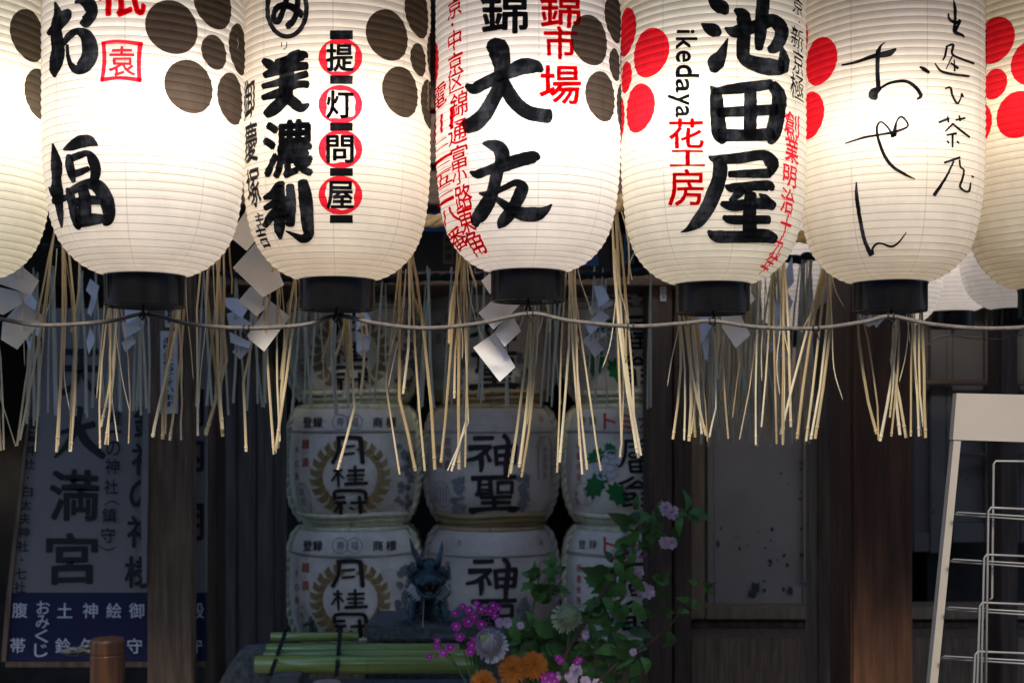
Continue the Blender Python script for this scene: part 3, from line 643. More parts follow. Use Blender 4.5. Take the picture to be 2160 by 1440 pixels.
# --- lantern 5
k = Print(L5, lambda x, y: (x > 1965, sum(y > q for q in ((85, 172, 232, 322) if x > 1965 else (235, 381)))))
for s_ in ([(1776, 138, 4), (1806, 132, 6), (1840, 120, 9), (1872, 114, 14), (1884, 108, 9), (1890, 104, 4)], [(1867, 90, 2), (1858, 98, 5), (1852, 112, 11)], [(1852, 112, 9), (1851, 149, 9), (1853, 184, 10)],
           [(1858, 186, 7), (1846, 194, 18), (1842, 202, 20), (1849, 208, 10)], [(1855, 188, 5), (1877, 176, 6), (1909, 172, 7), (1930, 184, 8), (1942, 202, 8), (1934, 210, 4)], [(1940, 142, 4), (1949, 147, 9), (1959, 154, 6)],
           [(1784, 303, 3), (1822, 291, 5), (1855, 285, 5), (1890, 278, 6), (1915, 266, 4), (1902, 247, 5), (1891, 258, 4), (1886, 286, 11)], [(1884, 288, 10), (1878, 277, 5), (1868, 264, 4), (1857, 258, 4), (1850, 270, 5), (1853, 294, 6), (1866, 329, 7), (1883, 352, 7), (1908, 368, 6), (1929, 378, 2)],
           [(1807, 385, 3), (1808, 417, 8), (1816, 469, 8), (1825, 509, 8), (1838, 538, 10)], [(1842, 536, 6), (1841, 525, 5), (1849, 515, 5), (1860, 514, 4), (1880, 520, 5), (1895, 512, 4), (1911, 491, 2)],
           [(2010, 2, 3), (2013, 21, 7), (2013, 47, 6), (2013, 68, 9), (2028, 75, 6), (2032, 80, 3)], [(1999, 30, 4), (2002, 43, 6), (2017, 49, 8), (2024, 44, 6), (2015, 64, 6)],
           [(1996, 98, 5), (1992, 119, 5), (1987, 128, 3)], [(1998, 98, 4), (2009, 96, 6), (2007, 115, 5), (2028, 126, 5), (2052, 135, 5)], [(1994, 147, 2), (2002, 130, 3), (2007, 119, 3)], [(2004, 134, 4), (2019, 145, 6)], [(2011, 128, 3), (2012, 151, 4)],
           [(1971, 135, 3), (1981, 149, 5), (1994, 155, 6), (2015, 159, 5), (2042, 162, 5)], [(1992, 188, 3), (2003, 186, 5), (2007, 202, 5), (2017, 219, 5), (2024, 209, 3), (2026, 198, 3), (2029, 205, 5)],
           [(1979, 259, 5), (2000, 251, 5)], [(1997, 247, 4), (1999, 259, 4)], [(2014, 254, 4), (2033, 250, 5)], [(2021, 245, 4), (2023, 256, 4)], [(1992, 278, 3), (2008, 262, 5)], [(2008, 262, 4), (2019, 272, 5), (2042, 290, 5)], [(1995, 286, 4), (2015, 282, 5)], [(2007, 284, 5), (2007, 311, 4)],
           [(1996, 298, 4), (1999, 303, 4)], [(2016, 299, 4), (2020, 303, 4)], [(1990, 344, 5), (2022, 333, 5)], [(2009, 341, 4), (1993, 375, 5), (1969, 412, 8)], [(2021, 338, 4), (2023, 353, 4), (2030, 360, 4), (2027, 378, 5), (2022, 394, 5), (2032, 404, 5), (2041, 403, 5), (2044, 386, 3)], [(2046, 372, 4), (2050, 375, 4)]):
    k.stroke(s_, jit=.02)
k.build('character', M['ink'], L5.root)

# --- rear row
lab = ('rear lantern between the front rows just left of the thick post', 'rear lantern half hidden behind the thick reddish post', 'pale rear lantern right of the thick post, second from the right edge', 'pale rear lantern nearest the right edge, above the wire rack')
for (ax, Y, yt, sc), lb in zip(((1692, 3.55, 692, 1.12), (1872, 3.7, 690, 1.12), (2007, 3.95, 657, 1.15), (2142, 3.65, 652, 1.12)), lab):
    R_ = lantern(ax, Y, yt, sc, tcol=(.97, .90, .86), dcol=(.8, .8, .8), power=(.42 if ax == 2142 else .8), label=lb, bulb=(0, 0, .25), pitch=.0125, seg=72, grp='pale lanterns hanging in the row behind')
    if ax < 1700: crest(R_, (22, R_.zs[0] + .30), 0, M['crest_red'], R=.06, rp=.03)

# wires under the lanterns
def wire(pts, Y, r, name, label, mat):
    q = spline([(a, b) for a, b in pts], 6); m = MB(); m.tube([P(a, b, Y) for a, b in q], r, 8)
    return tag(m.build(name, mat, smooth=True), label, 'cable')
wire([(-300, 690), (-110, 662), (0, 673), (90, 686), (225, 678), (308, 662), (400, 683), (520, 692), (640, 685), (712, 666), (800, 683), (900, 692), (1010, 682), (1118, 661), (1200, 676), (1330, 688), (1440, 682), (1502, 677), (1600, 690), (1720, 692), (1820, 679), (1878, 667), (1960, 683), (2060, 692), (2160, 690), (2230, 676), (2400, 690)], 1.9, .0031, 'lantern_cable', 'grey cable strung across under all the front lanterns', M['cord'])
cbl = bpy.data.objects['lantern_cable']
for x_, y_ in ((308, 662), (712, 666), (1118, 661), (1502, 677), (1878, 667), (520, 692), (1330, 688), (1720, 692)):
    m = MB(); c = P(x_, y_, 1.9)
    for d_ in (-.004, .004): m.tube([c + Vector((d_, .0042 * cos(a_), .0042 * sin(a_))) for a_ in [2 * pi * j / 10 for j in range(11)]], .0012, 5)
    m.tube([c + Vector((-.006, -.002, -.003)), c + Vector((.001, -.006, -.008)), c + Vector((.004, -.006, -.018))], .0009, 4)
    m.build('cable_tie', M['iron'], cbl)['kind'] = 'stuff'
wire([(1700, 748), (1925, 735), (1978, 714), (2008, 708), (2060, 714), (2120, 714), (2144, 706), (2300, 716)], 3.7, .0022, 'lantern_cable', 'thin pale wire strung under the rear lanterns at the right', M['wire'])

# ================================================================ ROPES, STRAW, PAPER STREAMERS
def rope(pts, Y, R, tw, mat, parent, name='rope', strands=3, n=14):
    q = spline([(a, b) for a, b in pts], n); C = [P(a, b, Y) for a, b in q]; m = MB(); d = 0
    ph = [0]
    for i in range(1, len(C)): ph.append(ph[-1] + (C[i] - C[i - 1]).length)
    for s_ in range(strands):
        V = []
        for i, c in enumerate(C):
            t = (C[min(i + 1, len(C) - 1)] - C[max(i - 1, 0)]).normalized(); a = t.cross(Vector((0, 1, 0))).normalized(); b = a.cross(t)
            q_ = ph[i] / tw * 2 * pi + s_ * 2 * pi / strands; V.append(c + (a * cos(q_) + b * sin(q_)) * R * .55)
        m.tube(V, R * .6, 8)
    return m.build(name, mat, parent, True)
def straw(pts, Y, r, mat, parent, nm='straw', dy=0):
    pts = [P(a, b, Y + dy * (1 - i / len(pts))) for i, (a, b) in enumerate(pts)]
    m = MB(); m.tube(pts, [r * .55] + [r] * (len(pts) - 2) + [r * 1.05], 5, flat=.7)
    e = pts[-2] + (pts[-1] - pts[-2]) * random.uniform(.7, .92)   # node on the stalk
    d_ = (pts[-1] - pts[-2]).normalized()
    m.tube([e - d_ * .002, e, e + d_ * .002], [r * 1.0, r * 1.5, r * 1.0], 5, flat=.8)
    return m.build(nm, mat, parent)
sh1 = empty('sacred_rope', P(1080, 440, 2.08)); tag(sh1, 'golden twisted straw rope with hanging straw tassels behind the front lanterns', 'rope')
rope([(-200, 470), (60, 402), (104, 395), (300, 430), (500, 392), (530, 400), (720, 450), (890, 466), (940, 464), (1100, 470), (1230, 465), (1295, 438), (1330, 420), (1500, 470), (1700, 500), (1900, 480), (2100, 470), (2400, 450)], 2.08, .010, .085, M['straw_rope'], sh1)
for x_, y_ in ((1298, 432), (124, 415), (440, 425), (595, 430), (852, 460), (972, 466), (1200, 466), (1650, 492), (1760, 496)):
    c = P(x_, y_, 2.08); m = MB()
    for i in range(4): m.tube([c + Vector((.011 * cos(a_), .011 * sin(a_), .008 - i * .005)) for a_ in [2 * pi * j / 10 for j in range(11)]], .003, 5)
    m.build('knot', M['straw_rope'], sh1, True)
def tassel(top, bots, Y=2.08, r=.0021, spread=7, mat='straw', par=None, y0=None):
    for b_ in bots:
        kx = None
        if len(b_) == 4: bx, by, kx, ky = b_
        else: bx, by = b_
        tx, ty = top[0] + random.uniform(-spread, spread), top[1] + random.uniform(-8, 8)
        pts = [(tx, ty)]
        if kx: pts += [(tx + (kx - tx) * .4 + random.uniform(-5, 5), ty + (ky - ty) * .4), (kx, ky), ((kx + bx) / 2 + random.uniform(-2, 2), (ky + by) / 2), (bx, by)]
        else:
            bow = random.uniform(-14, 14)
            for f in (.25, .5, .75): pts.append((tx + (bx - tx) * f + bow * sin(pi * f) + random.uniform(-1.5, 1.5), ty + (by - ty) * f))
            pts.append((bx, by))
        straw(pts, Y + random.uniform(-.02, .02), r * random.choice((.5, .75, .9, 1.05, 1.25)), M[random.choice(('straw', 'straw', 'straw_b', 'straw_c'))], par or sh1)
TS = [((-30, 560), [(2, 950), (33, 941, 2, 842), (-20, 930), (8, 948)]),
      ((124, 420), [(36, 940), (42, 928), (74, 952), (119, 953), (123, 940, 140, 640)]), ((142, 520), [(148, 952), (151, 930), (146, 945, 158, 760)]), ((160, 530), [(150, 700)]),
      ((238, 580), [(211, 945), (222, 937), (228, 938), (248, 930), (271, 935), (213, 900)]), ((385, 580), [(322, 922, 330, 880), (343, 926), (348, 915), (358, 928), (382, 928, 384, 850)]),
      ((440, 430), [(417, 918, 415, 655), (434, 918, 478, 760), (470, 920, 436, 620)]), ((470, 470), [(469, 905), (432, 915, 468, 800)]), ((484, 440), [(489, 620, 486, 560)]),
      ((592, 440), [(519, 952, 513, 808), (578, 958, 556, 640), (590, 930), (577, 950, 560, 700)]), ((622, 560), [(580, 955, 624, 640), (586, 945)]), ((588, 540), [(591, 800)]),
      ((700, 640), [(678, 763)]), ((724, 640), [(707, 753)]), ((733, 640), [(726, 840), (738, 812), (712, 990, 747, 860)]), ((756, 640), [(760, 832), (774, 710)]),
      ((854, 470), [(843, 1000, 814, 812), (876, 993, 842, 840), (896, 993), (917, 990), (850, 830)]), ((868, 540), [(886, 662)]),
      ((975, 480), [(930, 975, 938, 898), (944, 992, 988, 890), (952, 993, 985, 880), (968, 990), (981, 985), (948, 725, 952, 640)]), ((990, 520), [(1004, 606, 996, 580), (958, 840, 960, 740)]),
      ((1118, 620), [(1072, 1006), (1077, 998), (1095, 985), (1100, 1006)]), ((1142, 630), [(1159, 700)]), ((1142, 660), [(1108, 742)]),
      ((1202, 480), [(1175, 996), (1180, 975), (1228, 1000), (1238, 990, 1215, 760), (1267, 992, 1250, 880)]), ((1213, 500), [(1222, 940)]),
      ((1296, 444), [(1308, 965, 1311, 936), (1311, 948), (1344, 955), (1347, 965), (1352, 960), (1320, 760), (1338, 900)]), ((1308, 450), [(1325, 600, 1326, 515)]), ((1342, 520), [(1333, 590)]),
      ((1430, 630), [(1419, 926), (1443, 928), (1453, 930)]), ((1452, 630), [(1466, 922), (1480, 915), (1492, 930), (1489, 918), (1458, 915, 1470, 800)]), ((1500, 640), [(1496, 922, 1510, 860)]), ((1525, 630), [(1536, 925), (1512, 800)]),
      ((1612, 500), [(1560, 926), (1594, 938), (1545, 880)]), ((1632, 490), [(1638, 936), (1652, 930), (1606, 900)]), ((1650, 480), [(1651, 938, 1652, 780), (1668, 900)]),
      ((1752, 500), [(1646, 916), (1681, 925), (1700, 930), (1710, 926), (1719, 925)]), ((1764, 500), [(1690, 700)]),
      ((1812, 640), [(1853, 928), (1849, 915)]), ((1892, 630), [(1856, 930), (1880, 920), (1898, 917), (1911, 923, 1880, 760), (1877, 880)]), ((1928, 630), [(1921, 920), (1938, 920), (1943, 918)]), ((1944, 630), [(1952, 923), (1948, 900)]),
      ((2190, 600), [(2170, 930), (2200, 925), (2230, 930)])]
for t_, b_ in TS: tassel(t_, b_)
for x_ in (40, 130, 232, 380, 445, 590, 735, 855, 975, 1110, 1205, 1300, 1450, 1610, 1640, 1755, 1890, 1930):      # fine loose wisps
    for i in range(2):
        a_, b_ = x_ + random.uniform(-12, 12), random.uniform(520, 600); c_ = random.uniform(-45, 45); l_ = random.uniform(120, 300)
        P_ = spline([(a_, b_), (a_ + c_ * .2, b_ + l_ * .4), (a_ + c_ * .6 + random.uniform(-8, 8), b_ + l_ * .75), (a_ + c_, b_ + l_)], 4)
        m = MB(); m.tube([P(u_, v_, 2.07 + random.uniform(-.002, .002)) for u_, v_ in P_], [.0009] * (len(P_) - 1) + [.0003], 4); m.build('straw', M['straw_c'], sh1)
# rear rope
sh2 = empty('sacred_rope', P(1080, 560, 3.3)); tag(sh2, 'dark weathered rope with grey straw tassels stretched behind the first row', 'rope')
rope([(-200, 540), (80, 520), (400, 572), (700, 590), (900, 585), (1250, 580), (1480, 560), (1640, 545), (1690, 548), (1725, 540), (2000, 540)], 3.3, .011, .09, M['tie'], sh2)
rr_ = random.Random(5)
xs = [(75, 7, 885), (110, 5, 880), (170, 7, 882), (200, 4, 870), (245, 5, 862), (290, 5, 862), (312, 4, 866), (430, 3, 870), (462, 5, 866), (500, 2, 852), (532, 4, 858), (560, 3, 855), (640, 5, 862), (672, 2, 860), (702, 4, 862), (745, 3, 855), (780, 3, 848), (810, 3, 845), (905, 6, 862), (955, 4, 858), (1000, 3, 855),
      (1025, 3, 852), (1060, 3, 858), (1140, 4, 862), (1165, 4, 858), (1185, 3, 850), (1255, 3, 842), (1275, 2, 850), (1300, 2, 848), (1370, 2, 850)]
for x_, n_, yb in xs:
    for i in range(max(n_ - 1, 2)):
        bx = x_ + rr_.uniform(-26, 22); by = yb + rr_.uniform(-14, 14); tx = x_ + rr_.uniform(-5, 5)
        straw([(tx, 560 + rr_.uniform(0, 20)), (tx + (bx - tx) * .3, 650), (tx + (bx - tx) * .6 + rr_.uniform(-4, 4), 750), (bx, by)], 3.3 + rr_.uniform(-.02, .02), .003 * rr_.uniform(.8, 1.2), M['straw_skylit'], sh2)
for i in range(64):
    tx = rr_.choice([1500, 1545, 1590, 1640, 1690, 1705]) + rr_.uniform(-8, 8); bx = tx + rr_.gauss(0, 22); by = rr_.choice([860, 868, 872, 900, 935]) + rr_.uniform(-14, 8)
    straw([(tx, 548), (tx + (bx - tx) * .3 + rr_.uniform(-5, 5), 650), (tx + (bx - tx) * .6 + rr_.uniform(-5, 5), 760), (bx, by)], 3.3 + rr_.uniform(-.03, .03), .003 * rr_.uniform(.8, 1.2), M['straw_skylit' if i % 3 else 'straw'], sh2)
# folded paper streamers
def streamer(quads, Y, label, name='paper_streamer', k=.012, grp=None, lean=0):
    V = []; Fs = []; ps = []
    for i, q in enumerate(quads):
        n = len(V); d = (i % 2) * k; L_ = len(q)
        tp = min(b for a, b in q)
        for j, (a, b) in enumerate(q): ps.append(P(a, b, Y + d - lean * (b - tp) + .008 * sin(j * 1.6 + i)))
        V += ps[-L_:]; Fs.append([n + j for j in range(L_)])
        V += [v + Vector((.0002, .0007, 0)) for v in ps[-L_:]]; Fs.append([n + L_ + j for j in range(L_)][::-1])
        for j in range(L_): Fs.append((n + j, n + L_ + j, n + L_ + (j + 1) % L_, n + (j + 1) % L_))
    return tag(mesh(name, V, Fs, M['paper']), label, 'paper streamer', grp)
GF = 'white zigzag paper streamers of the front rope'; GR = 'zigzag paper streamers hanging from the rear rope'
streamer([[(-60, 470), (-10, 440), (66, 512), (40, 556), (-30, 600)], [(-30, 530), (38, 555), (82, 592), (65, 622), (-20, 592)], [(-30, 600), (66, 620), (44, 642), (6, 664), (-30, 650)], [(5, 680), (44, 636), (92, 666), (90, 673), (36, 737), (2, 716)]], 2.11, 'white zigzag streamer at the left edge beside the first lanterns', grp=GF, lean=.0009)
streamer([[(540, 400), (526, 432), (484, 499), (520, 529), (570, 470)], [(545, 505), (491, 565), (555, 627), (599, 601), (565, 521)], [(528, 605), (503, 634), (541, 667), (572, 638), (560, 620)], [(569, 634), (612, 668), (557, 741), (519, 710), (547, 672)]], 2.11, 'large white zigzag streamer left of the lantern with red discs', grp=GF, lean=.0009)
streamer([[(1070, 560), (1037, 573), (1015, 592), (1033, 620), (1060, 612)], [(1039, 633), (1009, 660), (1041, 695), (1104, 637), (1080, 628)], [(1077, 655), (1099, 698), (1064, 731), (1043, 700)], [(1044, 701), (998, 733), (1054, 805), (1087, 774)]], 2.05, 'white zigzag streamer under the lantern with two broad black characters', grp=GF, lean=.0009)
streamer([[(1560, 590), (1578, 606), (1593, 631), (1577, 648), (1550, 640)], [(1503, 660), (1557, 655), (1583, 706), (1552, 734)]], 2.11, 'white zigzag streamer under the lantern with three heavy black characters', grp=GF, lean=.0009)
RS = [([[(51, 600), (78, 637), (70, 668), (48, 655)], [(60, 655), (91, 668), (85, 712), (62, 700)], [(54, 712), (69, 710), (62, 742)]], 'blue tinted streamer half hidden behind the leftmost white streamer'),
      ([[(190, 588), (209, 603), (202, 635), (181, 612)], [(192, 625), (204, 632), (192, 667), (184, 660)], [(190, 688), (201, 715), (187, 748), (182, 722)]], 'narrow blue tinted streamer twisting left of the first black ring'),
      ([[(262, 648), (295, 652), (294, 668), (266, 682)], [(256, 682), (288, 672), (298, 693), (262, 716)], [(256, 722), (280, 707), (286, 722), (264, 742)]], 'blue tinted streamer under the black ring of the seal lantern'),
      ([[(474, 628), (500, 628), (522, 652), (510, 672), (476, 646)], [(478, 662), (494, 657), (533, 684), (510, 700), (482, 684)], [(484, 700), (530, 722), (525, 736), (486, 722)], [(490, 742), (502, 728), (526, 738), (507, 758)]], 'blue tinted streamer left of the large white streamer'),
      ([[(750, 658), (768, 650), (784, 676), (752, 696)], [(750, 698), (779, 708), (778, 738), (752, 742)], [(752, 742), (777, 738), (764, 752)]], 'blue tinted streamer right under the red disc lantern'),
      ([[(1252, 604), (1272, 600), (1286, 631), (1264, 648)], [(1240, 650), (1260, 635), (1293, 636), (1291, 644), (1247, 663)], [(1235, 688), (1266, 654), (1287, 668), (1245, 706)], [(1227, 719), (1247, 700), (1281, 702), (1243, 734)], [(1242, 735), (1260, 721), (1274, 736), (1254, 754)]], 'blue tinted zigzag streamer over the third barrel stack'),
      ([[(1470, 640), (1500, 640), (1500, 690), (1480, 725)], [(1478, 700), (1497, 700), (1493, 762), (1486, 756)]], 'blue tinted streamer behind the straw left of the pale door'),
      ([[(1671, 540), (1675, 596), (1655, 618), (1655, 575)], [(1634, 637), (1657, 608), (1673, 637), (1664, 660), (1634, 672)], [(1632, 671), (1665, 648), (1666, 700), (1634, 704)], [(1615, 726), (1646, 698), (1670, 702), (1625, 744)], [(1636, 742), (1652, 729), (1663, 747), (1650, 766)]], 'long blue tinted streamer against the rear lantern')]
for q, lb in RS: streamer(q, 3.29, lb, k=.02, grp=GR, lean=.0011)

# ================================================================ BARRELS
BP = [(0, .17), (.006, .19), (.03, .212), (.07, .236), (.12, .252), (.2, .262), (.3, .262), (.37, .256), (.42, .244), (.455, .225), (.472, .195), (.478, .15), (.478, .0)]
def barrel(ax, ytop, kind, label, dirty=False, Y=5.12):
    c = P(ax, ytop, Y - .2); cx = (ax - 1080) / F * Y; zb = c.z - .478
    root = empty('sake_barrel', (cx, Y, zb)); tag(root, label, 'sake barrel', 'straw wrapped sake barrels stacked in the hall')
    q = spline(BP, 4); q = [(r, h) for h, r in q]
    m = MB(); m.lathe([(r, h) for r, h in q], cx, Y, 64, zb)
    zc = [h for r, h in q]; mi = []
    for f in m.F:
        h = sum(m.V[i].z for i in f) / 4 - zb; mi.append(1 if h < .055 else 2 if h > .462 else 0)
    mesh('straw_wrap', m.V, m.F, [M['cloth_grey' if dirty else 'cloth'], M['mat'], M['mat_band']], root, mi, True)
    def rr(h):
        for i in range(1, len(q)):
            if q[i][1] >= h: a, b = q[i - 1], q[i]; return a[0] + (b[0] - a[0]) * (h - a[1]) / max(b[1] - a[1], 1e-6)
        return .15
    m = MB(); tw = MB()
    def hoop(mb, h, r, off, wob=0):
        mb.tube([(cx + (rr(h) + off) * sin(a), Y - (rr(h) + off) * cos(a), zb + h + wob * sin(3 * a)) for a in [2 * pi * i / 48 for i in range(49)]], r, 6)
    hoop(m, .373, .005, .002); m.build('cord_band', M['mat_band'], root, True)
    for h in (.012, .03, .05, .468):
        tw = MB(); hoop(tw, h, .011, .002, .004 if h < .1 else 0); tw.build('rope_hoop', M['mat' if dirty else 'barrel_rope'], root, True)
    for th in (-76, 74, -108, 108):
        m = MB(); t0 = RD(th)
        for s_ in range(2):
            V = []
            for i in range(90):
                f = i / 89; h = .02 + .45 * f; q_ = f * 26 * pi / 2 + s_ * pi
                V.append((cx + (rr(h) + .006 + .005 * cos(q_)) * sin(t0 + .03 * sin(q_)), Y - (rr(h) + .006 + .005 * cos(q_)) * cos(t0 + .03 * sin(q_)), zb + h))
            m.tube(V, .0115, 6)
        m.build('side_rope', M['mat_band' if dirty else 'barrel_rope'], root, True)
    zs = [zb + h for r, h in q]; rs = [r for r, h in q]
    pl = [zb + i * .03 for i in range(17)]
    sf = Surf(cx, Y, .262, zs[:-4], rs[:-4], pl, .0025); sf.root = root; sf.su = .03
    dy = ytop - 850; X = ax
    B = Print(sf, (lambda x, y: (y - dy > 905, x > ax if y - dy < 905 else 0, sum(y - dy > q for q in ((978, 1029), (1003.5,), (1001,))[kind]))) if 1 else None); R = Print(sf); G = Print(sf); Q = Print(sf); Lw = Print(sf)
    if kind == 0:
        X0 = ax - 750
        for ch_, a, b in (('登', 640, 660), ('録', 661, 681), ('商', 786, 807), ('標', 813, 835)): B.box(ch_, a + X0, 877 + dy, b + X0, 899 + dy, .02)
        for e in (718, 748): Q.ring(e + X0, 888 + dy, 17, 17, 1.4, 24)
        Q.box('寿', 710 + X0, 878 + dy, 726 + X0, 898 + dy, 0); Q.box('福', 740 + X0, 878 + dy, 756 + X0, 898 + dy, 0)
        for s_ in ([(716, 922, 9), (714, 950, 8), (702, 974, 9)], [(712, 922, 10), (740, 920, 9), (762, 922, 9)], [(760, 922, 10), (763, 950, 10), (765, 974, 9)], [(722, 940, 5), (748, 938, 5)], [(722, 955, 5), (748, 953, 5)],
                   [(704, 990, 5), (722, 989, 5)], [(713, 982, 6), (714, 1004, 6), (715, 1024, 5)], [(712, 995, 5), (700, 1012, 4)], [(716, 995, 4), (725, 1006, 4)], [(735, 990, 6), (768, 989, 6)], [(749, 980, 6), (750, 1014, 6)], [(732, 1000, 5), (768, 999, 5)], [(734, 1009, 4), (766, 1008, 4)], [(728, 1018, 7), (774, 1016, 7)],
                   [(708, 1050, 8), (708, 1034, 8), (740, 1032, 7), (768, 1034, 8), (772, 1050, 8)], [(712, 1047, 6), (728, 1046, 6)], [(708, 1058, 6), (730, 1057, 6)], [(720, 1060, 7), (721, 1084, 6), (730, 1086, 4)], [(716, 1062, 5), (706, 1076, 4)], [(740, 1058, 6), (774, 1057, 6)], [(758, 1044, 8), (760, 1082, 8), (746, 1085, 5)], [(738, 1068, 6), (748, 1072, 4)]):
            B.stroke([(a + X0, b + dy, w__) for a, b, w__ in s_], n=3)
        # laurel wreath: two rows of leaves up each side
        cx_, cy_ = 739 + X0, 1005 + dy
        for sd in (-1, 1):
            for i in range(10):
                a = RD(-78 + i * 15.5); ox = cx_ + sd * 70 * cos(a); oy = cy_ - 68 * sin(a) - 2
                tx, ty = -sd * sin(a), -cos(a)
                for w_ in (-1, 1):
                    dx, dy_ = tx * .8 + w_ * sd * cos(a) * .6, ty * .8 - w_ * sin(a) * .6
                    l = 24; px_, py_ = -dy_ * 1.8, dx * 1.8
                    G.px([(ox, oy), (ox + dx * l * .45 + px_ * 4.2, oy + dy_ * l * .45 + py_ * 4.2), (ox + dx * l, oy + dy_ * l), (ox + dx * l * .45 - px_ * 4.2, oy + dy_ * l * .45 - py_ * 4.2)], [(0, 1, 2, 3)], layer=w_ + 2)
            G.stroke([(cx_ + sd * 70 * cos(RD(-80 + j * 20)), cy_ - 68 * sin(RD(-80 + j * 20)), 1.6) for j in range(8)], n=2, cap=0)
        for ch_, a, b in (('超', 645, 934), ('淡', 645, 972)): R.unf(ch_, a + X0, b + dy, .042, .036, .03)
        for ch_, a, b in (('今', 627, 946), ('の', 627, 976), ('酒', 627, 1002)): R.unf(ch_, a + X0, b + dy, .03, .026, .02)
        u0, z0 = sf.inv(641 + X0, 1050 + dy)
        V = []; Fs = []
        for i in range(28):
            a = 2 * pi * i / 28; V += [(u0 + .045 * cos(a), z0 + .062 * sin(a)), (u0 + .042 * cos(a), z0 + .059 * sin(a))]; j = (i + 1) % 28; Fs.append((2 * i, 2 * i + 1, 2 * j + 1, 2 * j))
        Q.put(V, Fs); Q.unf('清', 636 + X0, 1035 + dy, .04, .03, 0); Q.unf('宮', 641 + X0, 1055 + dy, .03, .03, 0)
        for i in range(26):
            cx2 = 852 + X0 + random.uniform(-14, 22); cy2 = 930 + random.random() * 140 + dy; n = 8
            Q.px([(cx2 + random.uniform(3, 10) * cos(2 * pi * i_ / n), cy2 + random.uniform(3, 12) * sin(2 * pi * i_ / n)) for i_ in range(n)], [list(range(n))])
        for ch_, b in (('登', 962), ('録', 982), ('月', 1030)): B.unf(ch_, 858 + X0, b + dy, .02, .018, .0)
    elif kind == 1:
        X0 = ax - 1037
        for s_ in ([(1000, 922, 10), (1040, 921, 9)], [(990, 942, 13), (1036, 940, 10)], [(1030, 944, 10), (1008, 962, 10), (984, 968, 7)], [(1014, 955, 12), (1016, 978, 11), (1014, 992, 6)], [(1026, 952, 5), (1034, 970, 10)],
                   [(1045, 942, 9), (1048, 978, 9)], [(1042, 942, 9), (1088, 938, 11)], [(1088, 938, 10), (1084, 974, 10)], [(1046, 958, 8), (1084, 957, 8)], [(1046, 974, 8), (1086, 973, 8)], [(1062, 916, 10), (1072, 930, 11), (1068, 970, 12), (1066, 1002, 9)],
                   [(996, 1006, 11), (1088, 1003, 9)], [(1012, 1008, 9), (1010, 1042, 9)], [(1034, 1008, 10), (1036, 1042, 10)], [(1010, 1020, 5), (1034, 1019, 5)], [(1010, 1030, 5), (1034, 1030, 5)], [(1004, 1040, 9), (1036, 1037, 6)], [(1050, 1016, 6), (1050, 1038, 8)], [(1048, 1016, 8), (1080, 1014, 8)], [(1080, 1014, 8), (1079, 1038, 8)], [(1050, 1036, 6), (1080, 1035, 6)],
                   [(1014, 1047, 8), (1078, 1045, 8)], [(1016, 1058, 8), (1076, 1057, 8)], [(1042, 1044, 10), (1043, 1072, 10)], [(992, 1074, 13), (1040, 1070, 8), (1078, 1070, 10), (1094, 1070, 8)], [(994, 1070, 9), (1000, 1080, 9)], [(1074, 1070, 14), (1088, 1074, 10)]):
            B.stroke([(a + X0, b + dy, w__) for a, b, w__ in s_], n=3)
        for ch_, a, b in (('本', 945, 928), ('場', 945, 952), ('醸', 945, 978), ('銘', 926, 945), ('酒', 926, 972)): R.unf(ch_, a + X0, b + dy, .034, .038, .03)
        R.unf('登', 970 + X0, 882 + dy, .022, .022, 0); R.unf('標', 1140 + X0, 882 + dy, .03, .022, 0)
        u0, z0 = sf.inv(932 + X0, 1040 + dy)
        V = []; Fs = []
        for i in range(28):
            a = 2 * pi * i / 28; V += [(u0 + .05 * cos(a), z0 + .052 * sin(a)), (u0 + .047 * cos(a), z0 + .049 * sin(a))]; j = (i + 1) % 28; Fs.append((2 * i, 2 * i + 1, 2 * j + 1, 2 * j))
        Q.put(V, Fs)
        for i in range(5): Q.stroke([(918 + i * 6 + X0, 1022 + dy, 1.5), (918 + i * 6 + X0, 1058 + dy, 1.5)], n=2, cap=0)
        R.stroke([(1135 + X0, 1010 + dy, 2), (1134 + X0, 935 + dy, 2), (1148 + X0, 918 + dy, 2), (1161 + X0, 934 + dy, 2), (1162 + X0, 1006 + dy, 2)], n=2, cap=0)
        for i in range(4): R.unf('神聖特撰'[i], 1148 + X0, 945 + i * 19 + dy, .026, .028, 0)
        for i in range(30):
            sd = random.choice((-1, 1)); cx2 = 1040 + X0 + sd * random.uniform(62, 80) - (8 if sd > 0 else 0); cy2 = 1000 + random.random() * 75 + dy; n = 8
            Lw.px([(cx2 + random.uniform(3, 12) * cos(2 * pi * i_ / n), cy2 + random.uniform(3, 12) * sin(2 * pi * i_ / n)) for i_ in range(n)], [list(range(n))])
    else:
        X0 = ax - 1325
        for ch_, a in (('登', 1229), ('録', 1251)): B.box(ch_, a - 8 + X0, 876 + dy, a + 8 + X0, 894 + dy, 0)
        for s_ in ([(1276, 870, 5), (1276, 902, 5)], [(1277, 882, 5), (1297, 888, 5)], [(1312, 872, 4), (1330, 876, 5)], [(1312, 884, 4), (1330, 887, 5)], [(1310, 895, 4), (1334, 900, 5)], [(1346, 882, 5), (1376, 880, 5)], [(1366, 868, 5), (1362, 885, 5), (1350, 900, 4)]):
            R.stroke([(a + X0, b + dy, w__) for a, b, w__ in s_], n=3)
